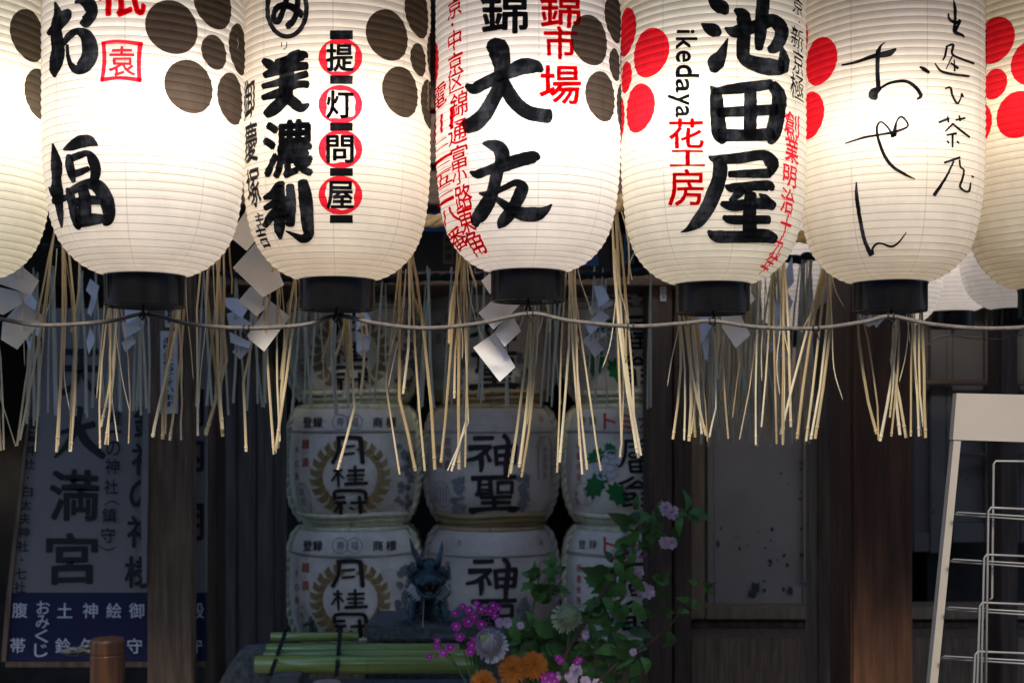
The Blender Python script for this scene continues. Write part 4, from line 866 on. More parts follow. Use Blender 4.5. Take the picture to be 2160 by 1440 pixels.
        for s_ in ([(1318, 928, 7), (1372, 926, 7), (1400, 926, 7)], [(1320, 930, 7), (1318, 960, 8), (1308, 980, 6), (1300, 977, 4)], [(1326, 940, 5), (1380, 938, 5)], [(1330, 952, 6), (1330, 962, 6), (1376, 960, 6)], [(1330, 952, 5), (1376, 950, 5)],
                   [(1328, 972, 7), (1331, 992, 7)], [(1326, 971, 7), (1384, 968, 7)], [(1330, 982, 5), (1380, 981, 5)], [(1330, 992, 6), (1380, 991, 6)], [(1350, 970, 6), (1351, 992, 6)], [(1306, 1018, 6), (1322, 1012, 7), (1336, 1004, 6)], [(1356, 1004, 9), (1372, 1012, 7)], [(1345, 1012, 6), (1330, 1022, 7), (1320, 1028, 6)], [(1346, 1012, 5), (1358, 1020, 6), (1376, 1032, 6)], [(1324, 1026, 6), (1372, 1024, 6)],
                   [(1312, 1040, 6), (1340, 1038, 7)], [(1338, 1038, 8), (1340, 1070, 8)], [(1316, 1050, 6), (1338, 1049, 5)], [(1314, 1064, 7), (1340, 1060, 6)], [(1352, 1038, 6), (1400, 1036, 6)], [(1352, 1050, 6), (1390, 1048, 6)], [(1352, 1064, 6), (1390, 1061, 6)]):
            B.stroke([(a + X0, b + dy, w__) for a, b, w__ in s_], n=3)
        for i, ch_ in enumerate('名産伏見'): R.unf(ch_, 1222 + X0, 935 + i * 23 + dy, .026, .03, .02)
        for cx2, cy2, sc, ro in ((1258, 960, 22, 2.6), (1288, 944, 16, 3.9), (1256, 1022, 30, 2.0), (1304, 1040, 30, .8), (1268, 1008, 18, 3.0)):
            n = 18; G.px([(X0 + cx2 + sc * (1 if i % 2 else .68) * (cos(2 * pi * i / n) * cos(ro) * 1.1 - sin(2 * pi * i / n) * sin(ro) * .75), dy + cy2 + sc * (1 if i % 2 else .68) * (cos(2 * pi * i / n) * sin(ro) * 1.1 + sin(2 * pi * i / n) * cos(ro) * .75)) for i in range(n)], [[i for i in range(n)]])
        for cx2, cy2, rr2 in ((1275, 968, 17), (1290, 958, 15), (1262, 982, 13), (1285, 985, 18), (1300, 972, 10), (1272, 1000, 13), (1290, 998, 12)): Lw.ell(cx2 + X0, cy2 + dy, rr2, rr2 * .8, 14)
        for cx2, cy2, rr2 in ((1275, 968, 12), (1288, 985, 12), (1290, 960, 10), (1272, 998, 9)): Q.ring(cx2 + X0, cy2 + dy, rr2, rr2 * .7, 1.2, 16, layer=25)
        u0, z0 = sf.inv(1232 + X0, 1040 + dy); V = []; Fs = []
        for i in range(28):
            a = 2 * pi * i / 28; V += [(u0 + .055 * cos(a), z0 + .045 * sin(a)), (u0 + .053 * cos(a), z0 + .043 * sin(a))]; j = (i + 1) % 28; Fs.append((2 * i, 2 * i + 1, 2 * j + 1, 2 * j))
        Q.put(V, Fs)
        for ch_, a, b in (('木', 1218, 1038), ('北', 1236, 1036), ('宮', 1218, 1055), ('川', 1238, 1055)): R.unf(ch_, a + X0, b + dy, .022, .026, 0)
    G.build('*leaf_print' if kind == 0 else 'leaf_print', M['p_gold' if kind == 0 else 'p_green'], root)
    if kind == 1: Lw.build('*pattern_print', M['p_grey'], root)
    else: Lw.build('*peony_print', M['p_white'], root)
    Q.build('*seal_print', M['p_line' if kind == 2 else 'p_grey'], root); R.build('red_character', M['p_red' if kind != 1 else 'p_faded'], root); B.build('character', M['p_black'], root)
names = ('with gold laurel wreath', 'in faded grey wrap with two large characters', 'with green peony leaves')
rows = ('top', 'middle', 'bottom')
for ri, yt in enumerate((592, 852, 1112)):
    for ci, ax in enumerate((750, 1037, 1325)):
        barrel(ax, yt, ci, f'sake barrel {names[ci]}, {rows[ri]} of its stack', dirty=(ci == 1))

# shelf things above the lintel
def plate(x0, x1, y0, y1, Y, mat, label, txt='', name='name_plate', cat='plaque', tm='p_black', off=.01):
    m = MB(); m.box(*pbox(x0, x1, y0, y1, Y, .015), b=.001); o = m.build(name, M[mat]); tag(o, label, cat)
    if txt:
        pr = Print(Flat(P(x0, y1, Y), off=.0012)); n = len(txt); h = (y1 - y0) * .86 / n
        for i, c in enumerate(txt): pr.box(c, x0 + (x1 - x0) * .18, y0 + (y1 - y0) * .07 + i * h + h * .08, x1 - (x1 - x0) * .18, y0 + (y1 - y0) * .07 + (i + 1) * h - h * .08, off)
        l = pr.build('character', M[tm], o)
    return o
plate(800, 962, 441, 488, 4.72, 'blue', 'bright blue box end on the shelf between two lanterns', name='blue_box', cat='box')
plate(780, 1330, 489, 571, 4.8, 'label_dark', 'long dark navy box on the shelf under the blue one', name='dark_box', cat='box')
plate(934, 956, 491, 556, 4.76, 'plate', 'wooden name plate on the dark box by the red columned lantern', '御神酒')
plate(1292, 1314, 494, 558, 4.76, 'plate', 'wooden name plate beside the hanging straw knot', '献灯')
plate(1316, 1338, 494, 556, 4.76, 'blue', 'narrow blue card right of the wooden name plate', '奉納', 'card', 'card')
plate(1225, 1262, 540, 560, 4.76, 'blue', 'small blue card under the lantern with broad brushed characters', '', 'card', 'card')
plate(1393, 1405, 603, 635, 4.59, 'paste', 'small white label stuck on the dark pillar', '火の用', 'sticker', 'sticker')
plate(338, 373, 698, 872, 3.884, 'paste', 'narrow white paper strip with brush writing on the left post', 'ありがとうございます', 'paper_strip', 'paper strip')
plate(348, 372, 640, 690, 3.884, 'paste', 'short paper label above the long strip on the left post', '錦', 'paper_strip', 'paper strip')
# shield sticker on the right post
m = MB(); fl = Flat(P(1840, 680, 3.0), off=.001); q = [(1808, 655), (1872, 655), (1866, 672), (1858, 680), (1848, 692), (1843, 684), (1832, 690), (1820, 680), (1812, 672)]
sp = Print(fl); sp.px(q, [list(range(len(q)))]); o = sp.build('shield_sticker', M['paste'], None); tag(o, 'shield shaped pale sticker on the thick reddish post', 'sticker')
sp = Print(Flat(P(1840, 680, 3.0), off=.002)); sp.box('錦', 1838, 657, 1852, 680, 0); sp.box('大', 1818, 657, 1834, 678, .0); sp.build('character', M['p_black'], o)

# ================================================================ WHITE SHRINE SIGN
sg = empty('shrine_sign', P(230, 1400, 4.0)); tag(sg, 'tall white shrine sign board with black characters and a navy foot', 'sign')
def slab(q, Y, d, name, mat, par):
    f = [P(a, b, Y) for a, b in q]; bk = [v + Vector((0, d, 0)) for v in f]; n = len(q)
    return mesh(name, f + bk, [list(range(n)), list(range(n, 2 * n))[::-1]] + [(i, (i + 1) % n, n + (i + 1) % n, n + i)[::-1] for i in range(n)], mat, par)
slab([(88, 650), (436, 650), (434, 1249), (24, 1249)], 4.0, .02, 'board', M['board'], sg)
slab([(24, 1250), (434, 1250), (434, 1394), (12, 1394)], 4.0, .02, 'foot_panel', M['navy'], sg)
slab([(12, 1395), (434, 1395), (434, 1406), (11, 1406)], 3.995, .03, 'frame', M['wood_mid'], sg)
slab([(86, 640), (89, 640), (24, 1249), (12, 1394), (2, 1394), (14, 1249)], 3.99, .03, 'frame', M['wood_mid'], sg)
pr = Print(Flat(P(20, 1250, 4.0), off=.0015))
for s_ in ([(128, 912, 9), (160, 904, 11), (198, 894, 14)], [(168, 860, 16), (160, 900, 18), (144, 935, 14), (116, 964, 5)], [(164, 895, 16), (182, 930, 20), (218, 962, 14)]): pr.stroke(s_)
pr.box('満', 104, 990, 210, 1098, .03, wob=.03); pr.box('宮', 98, 1122, 206, 1232, .03, wob=.03); pr.box('天', 128, 735, 215, 835, .03, wob=.03)
for i, c in enumerate('日之出稲荷社・塩竃神社・白太夫神社・七社'):
    y = 690 + i * 28.8; x = 84 - (y - 690) * .075; pr.box(c, x - 12, y - 12, x + 12, y + 12, .012) if c != '・' else pr.ell(x, y, 2.5, 2.5, 8)
for i, (c, y) in enumerate((('唯', 882), ('一', 910), ('の', 945), ('神', 983), ('社', 1026), ('鎮', 1086), ('守', 1128))):
    x = 244 - (y - 880) * .06; pr.box(c, x - 15, y - (3 if c == '一' else 16), x + 15, y + (3 if c == '一' else 16), .01)
pr.stroke([(222, 1064, 2), (238, 1056, 3), (254, 1064, 2)]); pr.stroke([(212, 1150, 2), (228, 1159, 3), (246, 1152, 2)])
for c, y in (('錦', 890), ('神', 968), ('の', 1042), ('神', 1120), ('様', 1205)): pr.box(c, 318 - (y - 890) * .06 - 35, y - 34, 318 - (y - 890) * .06 + 30, y + 34, .03)
for c, y in (('門', 860), ('内', 955), ('一', 1070), ('月', 1100)): pr.box(c, 372, y - (5 if c == '一' else 40), 432, y + (5 if c == '一' else 40), .03)
pr.build('character', M['p_black'], sg)
pr = Print(Flat(P(20, 1390, 4.0), off=.0015))
for x, cs in ((42, '腹帯'), (92, 'おみくじ'), (138, '土鈴'), (192, '神矢'), (242, '絵馬'), (290, '御守'), (416, '殿守')):
    n = len(cs)
    for i, c in enumerate(cs):
        y = (1286 + i * 74) if n == 2 else 1280 + i * 30; h_ = 16 if n == 2 else 14; x2 = x - i * (4 if n == 2 else 1.5); pr.box(c, x2 - h_, y - h_, x2 + h_, y + h_, .015)
pr.build('character', M['p_white'], sg)
# thin rolled banners standing at the sign
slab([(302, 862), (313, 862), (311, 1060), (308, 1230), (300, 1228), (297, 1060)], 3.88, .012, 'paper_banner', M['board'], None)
tag(bpy.data.objects['paper_banner'], 'thin pale paper banner hanging along the left edge of the left post', 'banner')
m = MB(); c0 = P(170, 1372, 3.3)
for i in range(9):
    m.ball(c0 + Vector((random.uniform(-.03, .03), random.uniform(-.02, .02), random.uniform(-.015, .015))), .014, 1.6, 1, .5, 7, 4)
tag(m.build('plastic_bag', M['plastic']), 'crumpled clear plastic bag glinting beside the wooden stake', 'bag')

# ================================================================ RACK AT THE RIGHT
rk = empty('display_rack', P(2090, 1440, 1.75)); tag(rk, 'cream display rack with blank header board and grey wire shelves', 'rack')
slab([(2018, 829), (2330, 836), (2345, 938), (2010, 927)], 1.75, .015, 'header_board', M['cream'], rk)
slab([(2012, 929), (2027, 930), (1802, 3270), (1780, 3270)], 1.75, .015, 'leg', M['cream'], rk)
slab([(2330, 938), (2345, 939), (2555, 3270), (2535, 3270)], 1.75, .015, 'leg', M['cream'], rk)
for i, (y, x) in enumerate(((1083, 2014), (1182, 2005), (1283, 1996), (1386, 1986))):
    Y = 1.735; u = x + 96 - i * 2
    def wr(pts, r):
        m = MB(); m.tube(pts, r, 6); m.build('wire', M['wire'], rk, True)
    wr([P(x, y + 2, Y), P(x + 6, y - 3, Y - .01), P(2330, y + 16, Y - .03)], .0013)
    wr([P(x + 2, y + 2, Y), P(2330, y + 24, Y - .06)], .0013)
    if i == 0: wr([P(2330, 975, Y), P(2100, 972, Y), P(2096, 978, Y), P(2093, 1260, Y), P(2088, 1264, Y)], .0016)
    wr([P(2330, y - 2, Y), P(u - 20 + i * 2, y - 13, Y - .02), P(u - 25 + i * 2, y - 6, Y - .02), P(u - 28, y + 190, Y - .02), P(u - 31, y + 420, Y - .02)], .0016)

# ================================================================ WATER BASIN, BAMBOO, DRAGON
def bamboo(x0, x1, yc, Y, r, nodes_, name, label, parent=None, tilt=0):
    a = P(x0, yc, Y); b = P(x1, yc + tilt, Y); m = MB(); L_ = b.x - a.x; pts = []; rad = []
    pts.append(a); rad.append(r)
    for n_ in nodes_:
        for d, k in ((-.006, 1), (-.002, 1.05), (0, .97), (.002, 1.06), (.007, 1)):
            f = (n_ - x0) / (x1 - x0); p = a + (b - a) * f + Vector((d, 0, 0)); pts.append(p); rad.append(r * k)
    pts.append(b); rad.append(r)
    m.tube(pts, rad, 20); return m.build(name, M['bamboo'], parent, True)
bl = empty('bamboo_lid', P(760, 1400, 3.5)); tag(bl, 'lid of green bamboo poles tied with black twine over the stone basin', 'basin cover')
bamboo(572, 756, 1342, 3.75, .0135, (690,), 'bamboo_pole', '', bl); bamboo(563, 970, 1368, 3.68, .017, (800,), 'bamboo_pole', '', bl); bamboo(540, 1005, 1400, 3.58, .026, (776,), 'bamboo_pole', '', bl)
bamboo(558, 990, 1380, 3.62, .015, (830,), 'bamboo_pole', '', bl)
for xa, xb in ((604, 570), (718, 710)):
    m = MB()
    for s_ in range(2):
        pts = []
        for i in range(40):
            f = i / 39; x = xa + (xb - xa) * f + 3 * sin(f * 40 + s_ * 3); y = 1326 + f * 98; Y = 3.7 - f * .16; pts.append(P(x, y, Y - .012 - (.02 if f > .5 else .0)))
        m.tube(pts, .0035, 5)
    m.build('twine_tie', M['tie'], bl)
m = MB(); m.box(*pbox(768, 1010, 1318, 1352, 3.85, .3), b=.008); m.box(*pbox(768, 1100, 1352, 1500, 3.9, .3), b=.008); tag(m.build('stone_block', M['stone']), 'speckled grey stone block under the bronze dragon', 'stone block')
m = MB(); m.box(*pbox(560, 1100, 1475, 1719, 3.55, .3), b=.02)
ob = m.build('stone_basin', M['stone']); tag(ob, 'grey stone water basin at the bottom under the bamboo', 'basin')
st_ = slab([(505, 1372), (560, 1368), (610, 1374), (640, 1400), (640, 1600), (400, 1600), (452, 1460), (478, 1410)], 3.72, .1, 'basin_stone', M['stone'], None)
tag(st_, 'grey chamfered stone slab left of the bamboo lid', 'stone')
st_ = slab([(575, 1426), (632, 1424), (625, 1448), (600, 1600), (560, 1600), (566, 1446)], 3.5, .1, 'small_stone', M['stone'], None)
tag(st_, 'small pale grey stone under the front bamboo pole', 'stone')
# ladle cup
m = MB(); c = P(690, 1448, 3.35); m.lathe([(.001, .012), (.034, .014), (.038, .010), (.038, -.03), (.03, -.035), (.001, -.035)], c.x, c.y, 28, c.z); m.tube([c + Vector((-.03, 0, -.01)), c + Vector((-.25, .02, -.06))], .005, 8)
tag(m.build('wooden_ladle', M['cream'], smooth=True), 'pale wooden ladle cup peeking in at the bottom edge', 'ladle')
# little dark spout
m = MB(); c = P(655, 1318, 3.8)
m.tube([P(662, 1346, 3.8), P(660, 1325, 3.8), P(655, 1312, 3.8), P(640, 1318, 3.79)], [.016, .014, .009, .004], 8); m.tube([P(654, 1312, 3.8), P(656, 1298, 3.8)], [.006, .002], 6); m.ball(P(657, 1312, 3.8), .011)
tag(m.build('water_spout', M['iron'], smooth=True), 'small dark metal spout on the bamboo lid before the wreath barrel', 'spout')
# dragon
dg_ = empty('dragon_fountain', P(905, 1320, 3.9)); tag(dg_, 'bronze dragon water spout with open jaws and two horns', 'dragon fountain')
def D(px, py, d=0): return P(px, py, 3.9 + d)
m = MB(); q = [(905, 1186, .05, .020), (905, 1200, .04, .026), (905, 1213, .02, .03), (905, 1222, -.02, .036), (904, 1227, -.05, .033), (904, 1230, -.075, .026)]
V = []; Fs = []; n = 14
for i, (a, b, d, r) in enumerate(q):
    c = D(a, b, d)
    for j in range(n):
        t = 2 * pi * j / n; V.append(c + Vector((r * cos(t) * 1.35, 0, r * sin(t) * (.75 if sin(t) > 0 else .35))))
for i in range(len(q) - 1):
    for j in range(n): Fs.append((i * n + j, i * n + (j + 1) % n, (i + 1) * n + (j + 1) % n, (i + 1) * n + j))
Fs.append(list(range((len(q) - 1) * n, len(q) * n))); Fs.append(list(range(n))[::-1]); m.add(V, Fs)
m.ball(D(893, 1231, -.07), .009); m.ball(D(915, 1231, -.07), .009); m.tube([D(905, 1192, -.0), D(905, 1212, -.04), D(905, 1228, -.08)], [.006, .01, .008], 7)
m.build('head', M['bronze'], dg_, True)
m = MB(); m.ball(D(905, 1243, -.01), .026, 1, .9, .8, 14, 9); m.build('mouth', M['p_black'], dg_, True)
for sd in (-1, 1):
    m = MB(); m.ball(D(904 + sd * 29, 1206, .0), .017, .8, .7, 1.1, 10, 8)
    for j in range(3): m.tube([D(904 + sd * (36 - j * 4), 1216 + j * 5, 0), D(904 + sd * (44 - j), 1200 + j * 9, .02), D(904 + sd * (40 + j * 3), 1190 + j * 12, .02)], [.006, .005, .001], 6)
    m.build('eye_ridge', M['bronze'], dg_, True)
for sd in (-1, 1):
    m = MB(); m.ball(D(904 + sd * 30, 1207, -.016), .0085, seg=8, rings=6); m.build('eye', M['iron'], dg_, True)
for sd, tx, ty in ((-1, 864, 1133), (1, 933, 1140)):
    m = MB(); m.tube([D(904 + sd * 17, 1196, .02), D(904 + sd * 22, 1178, .02), D((tx + 904 + sd * 24) / 2, 1160, .03), D(tx, ty, .03)], [.012, .01, .007, .001], 8); m.build('horn', M['bronze'], dg_, True)
m = MB()
m.tube([D(880, 1228, 0), D(885, 1246, -.03), D(893, 1256, -.055), D(904, 1260, -.065), D(915, 1256, -.055), D(923, 1246, -.03), D(928, 1228, 0)], [.008, .01, .009, .008, .009, .01, .008], 8)
m.build('lower_jaw', M['bronze'], dg_, True)
m = MB()
for i in range(9):
    x = 886 + i * 4.6; m.tube([D(x, 1229, -.055 + abs(i - 4) * .01), D(x, 1237 if i % 3 else 1242, -.057 + abs(i - 4) * .01)], [.0028, .0004], 5)
for i in range(7):
    x = 889 + i * 5; m.tube([D(x, 1254, -.055 + abs(i - 3) * .008), D(x, 1247, -.055 + abs(i - 3) * .008)], [.0024, .0004], 5)
m.build('tooth', M['tooth'], dg_)['kind'] = 'stuff'
m = MB()
for i in range(16):
    sd = -1 if i % 2 else 1; x = 904 + sd * (12 + (i // 2) * 3.2); y = 1252 - (i // 2) * 3
    m.tube([D(x, y, -.02), D(x + sd * 9, y + 12, -.025), D(x + sd * 17, y + 10 + (i % 3) * 4, -.02)], [.004, .0032, .0006], 5)
m.build('whisker', M['tooth'], dg_)['kind'] = 'stuff'
m = MB(); m.tube([D(904, 1214, .03), D(904, 1250, .05), D(904, 1290, .07), D(906, 1318, .07)], [.028, .024, .024, .03], 14)
for sd in (-1, 1):
    for i in range(7):
        y = 1222 + i * 12; m.tube([D(904 + sd * 18, y, .03), D(904 + sd * (34 + (i % 3) * 4), y + 8, .03), D(904 + sd * (30 + (i * 7) % 13), y + 24, .04)], [.011, .008, .001], 6)
    m.tube([D(904 + sd * 22, 1240, .02), D(904 + sd * 34, 1275, .0), D(904 + sd * 36, 1300, -.01), D(904 + sd * 42, 1318, -.03)], [.014, .012, .009, .006], 8)
    for j in range(4): m.tube([D(904 + sd * 42, 1314, -.03), D(904 + sd * (38 + j * 6), 1308 + j % 2 * 3, -.05), D(904 + sd * (34 + j * 8), 1321, -.06)], [.005, .004, .001], 5)
m.build('body', M['bronze'], dg_, True)
m = MB(); m.tube([D(894, 1262, -.06), D(893, 1290, -.062), D(892, 1322, -.064)], [.0012, .0012, .0016], 6); m.build('water_jet', M['tooth'], dg_)

# ================================================================ FLOWERS
YF = 3.2
def leafmesh(mat):
    V = []; Fs = []; n = 6
    for i in range(n + 1):
        t = i / n; w_ = .29 * sin(pi * min(t * 1.02, 1)) ** .8 * (1 - .3 * t); z = .16 * sin(pi * t) - .34 * t * t
        V += [(t, 0, z), (t, w_, z + w_ * .35), (t, -w_, z + w_ * .35)]
    for i in range(n): a = i * 3; Fs += [(a, a + 3, a + 4, a + 1), (a, a + 2, a + 5, a + 3)]
    m = bpy.data.meshes.new('leaf'); m.from_pydata(V, [], Fs); m.materials.append(mat); m.polygons.foreach_set('use_smooth', [True] * len(m.polygons)); return m
LM = [leafmesh(M['leaf']), leafmesh(M['leaf_dark'])]
def inst(me, name, loc, rot, sc, parent):
    o = bpy.data.objects.new(name, me); COL.objects.link(o); o.parent = parent; o.location = Vector(loc) - parent.location; o.rotation_euler = rot; o.scale = (sc,) * 3 if not isinstance(sc, tuple) else sc
    return o
fr = random.Random(3)
def leaf(px, py, ang, ln, par, Y=YF, k=None):
    """leaf base at pixel, pointing at angle ang in the picture plane (0 right, 90 up)"""
    o = inst(LM[k if k is not None else fr.choice((0, 0, 1))], 'leaf', P(px, py, Y + fr.uniform(-.03, .03)), (0, 0, 0), 1.15 * ln / F * Y, par)
    R_ = Matrix.Rotation(-RD(ang), 4, 'Y') @ Matrix.Rotation(fr.uniform(-.4, .4), 4, 'Z') @ Matrix.Rotation(pi / 2 + fr.uniform(-.8, .8), 4, 'X')
    o.rotation_euler = R_.to_euler(); return o
def petals(n_rings, counts, rad, curl, w_, mat, name, cup=.3):
    """a flower head facing +Z out of petal strips"""
    V = []; Fs = []; rn = random.Random(n_rings * 10 + counts[0])
    for ri in range(n_rings):
        r = rad[ri]; c = counts[ri]; el = curl[ri]
        for i in range(c):
            a = 2 * pi * i / c + ri * .5 + rn.uniform(-.12, .12); el2 = el + rn.uniform(-.12, .12); b = len(V); L_ = r * rn.uniform(.88, 1.1)
            for j, t in enumerate((0.08, .35, .7, 1)):
                e = el2 + cup * t * (1 if el > .5 else .4); d = t * L_
                rad_ = cos(el2) * d; z = sin(el2) * d * (1 - .25 * t); wd = w_ * r * (.35, .85, 1, .35)[j]
                ca, sa = cos(a), sin(a)
                V += [(rad_ * ca - wd * sa, rad_ * sa + wd * ca, z), (rad_ * ca, rad_ * sa, z - wd * .35), (rad_ * ca + wd * sa, rad_ * sa - wd * ca, z)]
            for j in range(3): q = b + j * 3; Fs += [(q, q + 3, q + 4, q + 1), (q + 1, q + 4, q + 5, q + 2)]
    m = bpy.data.meshes.new(name); m.from_pydata(V, [], Fs); m.materials.append(mat); m.polygons.foreach_set('use_smooth', [True] * len(m.polygons)); return m
def ballmum(mat, mat2, name, n=105, wd=.115, R0=.52):
    """incurved ball of overlapping petals, facing +Z"""
    V = []; Fs = []; mi = []; rn = random.Random(n)
    for i in range(n):
        f = (i + .5) / n; th = .05 + 2.25 * f ** .62; ph = i * 2.39996
        for_ = Vector((sin(th) * cos(ph), sin(th) * sin(ph), cos(th))); tg = Vector((-cos(th) * cos(ph), -cos(th) * sin(ph), sin(th))); sd = for_.cross(tg).normalized()
        L_ = .5 * rn.uniform(.85, 1.15) * (1 + .5 * max(f - .7, 0)); b = len(V); base = for_ * R0
        if f > .8: tg = (tg * .2 - for_ * .1 + Vector((0, 0, -.2)) + for_ * 1.0).normalized()
        for j, t in enumerate((0, .4, .8, 1)):
            c = base + tg * (t - .35) * L_ + for_ * (.42 * t - .12 * t * t - (.06 if t == 1 else 0)) + sd * rn.uniform(-.03, .03); w_ = wd * (.7, 1, .8, .15)[j]
            V += [c + sd * w_ + for_ * .05, c, c - sd * w_ + for_ * .05]
        for j in range(3): q = b + j * 3; Fs += [(q, q + 3, q + 4, q + 1), (q + 1, q + 4, q + 5, q + 2)]; mi += [1 if f < .08 else 0] * 2
    m = bpy.data.meshes.new(name); m.from_pydata([tuple(v) for v in V], [], Fs); m.materials.append(mat); m.materials.append(mat2); m.polygons.foreach_set('material_index', mi); m.polygons.foreach_set('use_smooth', [True] * len(Fs)); return m
MUM_ = petals(6, (22, 20, 16, 12, 9, 5), (1, .92, .8, .68, .55, .4), (-.15, .2, .5, .8, 1.1, 1.4), .14, M['white_petal'], 'petals')
MUM = ballmum(M['white_petal'], M['green_petal'], 'petals'); MUM2 = ballmum(M['white_pink'], M['green_petal'], 'petals', 150)
MUM3 = petals(6, (22, 20, 16, 12, 9, 5), (1, .92, .8, .68, .55, .4), (-.25, .1, .45, .8, 1.1, 1.4), .13, M['white_pink'], 'petals')
OMUM = petals(9, (34, 34, 30, 28, 24, 20, 16, 12, 8), (1, .96, .9, .83, .74, .62, .5, .4, .3), (-.25, -.05, .15, .35, .55, .75, .95, 1.15, 1.4), .075, M['orange'], 'petals')
CH = petals(4, (9, 8, 6, 4), (1, .85, .7, .5), (.1, .5, .95, 1.3), .32, M['pink'], 'petals')
CHB = petals(3, (7, 6, 4), (1, .9, .8), (.9, 1.2, 1.45), .3, M['bud'], 'petals')
DI = petals(1, (5,), (1,), (.15,), .42, M['purple'], 'petals')
def head(me, px, py, rpx, par, name='blossom', face=None, Y=YF, sq=1):
    d = face or (fr.uniform(-.5, .5), -1, fr.uniform(-.1, .7)); q = Vector(d).to_track_quat('Z', 'Y')
    r = rpx / F * Y
    return inst(me, name, P(px, py, Y), q.to_euler(), (r, r, r * sq), par)
def twig(pts, r0, r1, par, mat='twig', name='branch', Y=YF):
    q = spline([(a, b, c) for a, b, c in [(p[0], p[1], p[2] if len(p) > 2 else 0) for p in pts]], 5); n = len(q); m = MB()
    m.tube([P(a, b, Y + c) for a, b, c in q], [r0 + (r1 - r0) * i / (n - 1) for i in range(n)], 6); return m.build(name, M[mat], par, True)
cb = empty('cherry_branch', P(1230, 1440, YF)); tag(cb, 'branch of pale pink double cherry blossom reaching up and right', 'flowering branch')
twig([(1180, 1500), (1195, 1380), (1250, 1290), (1300, 1210, -.03), (1345, 1160), (1385, 1100, .02), (1430, 1085)], .007, .0015, cb)
twig([(1300, 1212), (1340, 1216, .02), (1380, 1215)], .0035, .001, cb); twig([(1250, 1290), (1290, 1300), (1330, 1290)], .003, .001, cb)
twig([(1210, 1500), (1300, 1400), (1370, 1355, .02), (1420, 1310), (1450, 1265), (1480, 1240)], .004, .0008, cb)
twig([(1345, 1160), (1330, 1130), (1300, 1100)], .002, .001, cb)
for q in ((1450, 1085, 175, 35), (1452, 1080, -12, 42), (1445, 1078, 85, 40), (1450, 1085, -35, 30), (1440, 1090, 250, 34), (1395, 1110, 200, 40), (1385, 1118, 240, 44), (1375, 1090, 190, 48), (1400, 1100, 225, 50), (1360, 1100, 160, 42), (1350, 1120, 210, 46), (1340, 1095, 175, 52), (1420, 1110, 285, 36),
          (1325, 1130, 120, 34), (1330, 1140, 200, 40), (1320, 1135, 260, 36), (1345, 1075, 95, 30), (1270, 1210, 165, 42), (1285, 1205, 175, 44), (1300, 1215, 215, 55), (1295, 1222, 240, 60), (1310, 1220, 265, 50), (1290, 1215, 195, 62), (1320, 1190, 60, 40), (1335, 1210, 300, 40), (1310, 1195, 105, 40),
          (1375, 1215, 340, 44), (1378, 1222, 300, 46), (1380, 1218, 15, 36), (1320, 1270, 250, 40), (1335, 1265, 300, 46), (1310, 1260, 215, 44), (1345, 1280, 330, 40), (1478, 1228, 170, 24), (1480, 1228, -10, 32), (1484, 1230, -50, 28), (1456, 1262, 180, 26), (1456, 1264, 240, 26), (1460, 1262, 290, 28), (1425, 1290, 170, 30), (1428, 1292, 10, 26),
          (1410, 1310, 90, 22), (1412, 1330, 265, 42), (1408, 1330, 290, 40), (1340, 1385, 200, 44), (1345, 1390, 250, 50), (1350, 1385, 300, 44), (1330, 1380, 165, 40), (1290, 1330, 120, 44), (1280, 1320, 60, 36)): leaf(*q[:4], cb)
for i in range(46):
    f = fr.random(); leaf(1250 + 135 * f + fr.uniform(-26, 34), 1300 - 200 * f + fr.uniform(-34, 30), fr.uniform(0, 360), fr.uniform(24, 40), cb)
for a, b, r in ((1405, 1072, 17), (1420, 1080, 16), (1402, 1143, 14), (1417, 1144, 14), (1302, 1168, 15), (1340, 1160, 17), (1355, 1240, 17), (1368, 1246, 16), (1345, 1232, 13), (1298, 1258, 12), (1322, 1250, 11), (1295, 1300, 13), (1280, 1302, 8), (1325, 1130, 12), (1336, 1374, 9), (1235, 1338, 10), (1340, 1210, 12), (1350, 1206, 10)): head(CH, a, b, r, cb)
for a, b, r in ((1322, 1164, 12), (1355, 1168, 12), (1340, 1238, 12), (1310, 1160, 9), (1334, 1150, 8)): head(CHB, a, b, r, cb, 'bud')
gl = empty('leafy_sprig', P(1140, 1440, YF + .1)); tag(gl, 'loose green leafy sprigs low in the flower arrangement', 'foliage', None, None)
twig([(1130, 1500), (1120, 1330), (1135, 1230), (1145, 1200)], .004, .001, gl, 'stem', 'stem', YF + .1); twig([(1150, 1500), (1190, 1400), (1230, 1350)], .004, .001, gl, 'stem', 'stem', YF + .1)
for i in range(26): leaf(1145 + fr.uniform(-22, 26), 1215 + fr.uniform(-22, 36), fr.uniform(-170, 190), fr.uniform(24, 38), gl, YF + .1)
for i in range(120): leaf(fr.uniform(1060, 1340), fr.uniform(1330, 1450), fr.uniform(0, 360), fr.uniform(28, 50), gl, YF + fr.uniform(0, .15), fr.choice((0, 1, 1)))
for i in range(14): leaf(fr.uniform(1080, 1130), fr.uniform(1322, 1350), fr.uniform(-30, 200), fr.uniform(26, 40), gl, YF + .05, 0)
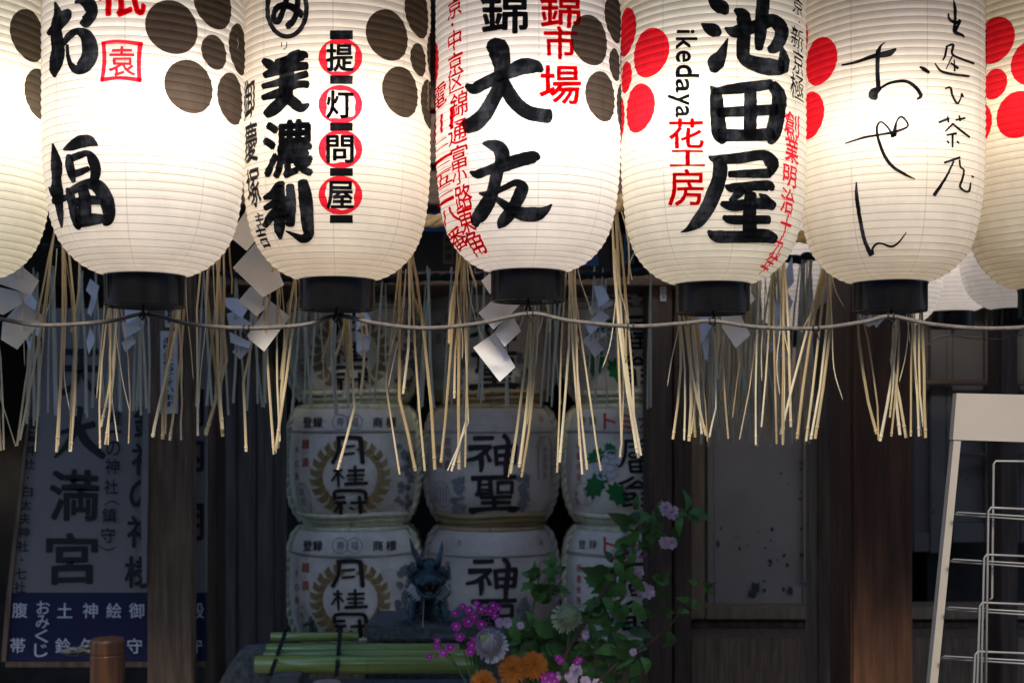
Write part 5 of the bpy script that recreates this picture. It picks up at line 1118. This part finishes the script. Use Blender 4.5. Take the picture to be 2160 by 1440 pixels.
# small leaves to the left of the purple sprays
GP = 'chrysanthemums in the flower arrangement'
def mum(me, px, py, r, label, face, sq=1):
    root = empty('chrysanthemum', P(px, py, YF - .05)); tag(root, label, 'chrysanthemum', GP)
    head(me, px, py, r, root, 'flower_head', face, YF - .05, sq); twig([(px, py + r * .4, .02), (px + fr.uniform(-10, 20), py + 90), (1150, 1560)], .003, .003, root, 'stem', 'stem', YF)
mum(MUM, 1198, 1300, 32, 'pale green and white chrysanthemum standing higher at the right', (.55, -1, .5), 1.1)
mum(MUM2, 1032, 1356, 37, 'white chrysanthemum with drooping lower petals left of the orange ones', (-.4, -1, .7), 1)
mum(OMUM, 1082, 1412, 34, 'orange chrysanthemum in the middle of the three', (-.1, -1, .5)); mum(OMUM, 1128, 1402, 32, 'orange chrysanthemum furthest right', (.3, -1, .5)); mum(OMUM, 1018, 1440, 30, 'orange chrysanthemum furthest left, cut by the bottom edge', (-.3, -1, .5))
def spray(pts, root_px, label):
    r = empty('pink_spray', P(root_px[0], root_px[1], YF - .02)); tag(r, label, 'pink flowers', 'sprays of small magenta five petalled flowers')
    for a, b, s_ in pts:
        head(DI, a, b, s_, r, 'blossom', (fr.uniform(-.4, .4), -1, fr.uniform(-.1, .4)), YF - .06)
        m = MB(); c = P(a, b, YF - .064); m.ball(c, s_ * .2 / F * YF, seg=6, rings=4); m.build('flower_eye', M['white_pink'], r)
    for a, b, s_ in pts[::2]: twig([(a, b, -.05), ((a + root_px[0]) / 2, (b + root_px[1]) / 2 - 10), (root_px[0], root_px[1])], .0012, .0016, r, 'stem', 'stem', YF)
spray([(990, 1286, 11), (1015, 1284, 11), (1034, 1288, 11), (1040, 1276, 10), (988, 1310, 13), (1016, 1316, 12), (960, 1292, 9), (962, 1320, 11), (976, 1278, 8), (1044, 1298, 9), (1000, 1300, 8), (1052, 1282, 8), (1005, 1272, 8)], (1010, 1460), 'magenta spray standing beside the dragon, upper cluster')
spray([(970, 1342, 11), (950, 1364, 11), (935, 1376, 10), (920, 1362, 8), (922, 1350, 7), (995, 1360, 11), (992, 1374, 10), (906, 1384, 8), (1000, 1348, 8)], (1000, 1470), 'magenta spray trailing left over the bamboo poles')
spray([(1150, 1430, 12), (1164, 1424, 11), (1158, 1438, 11), (1170, 1436, 10)], (1160, 1500), 'small magenta cluster at the bottom edge right of the orange flowers')
spray([(1182, 1392, 9), (1218, 1396, 9), (1176, 1386, 8), (1222, 1390, 7)], (1200, 1500), 'few magenta blossoms among the lower leaves')
lc = empty('lilac_cluster', P(1215, 1440, YF)); tag(lc, 'pale lilac blossom cluster at the bottom edge', 'flowers')
for a, b, r in ((1195, 1418, 14), (1215, 1412, 15), (1206, 1430, 14), (1235, 1436, 13), (1180, 1424, 10), (1260, 1440, 12), (1050, 1345, 10), (1070, 1312, 12), (1098, 1318, 9), (1054, 1312, 11)): head(CH, a, b, r, lc)
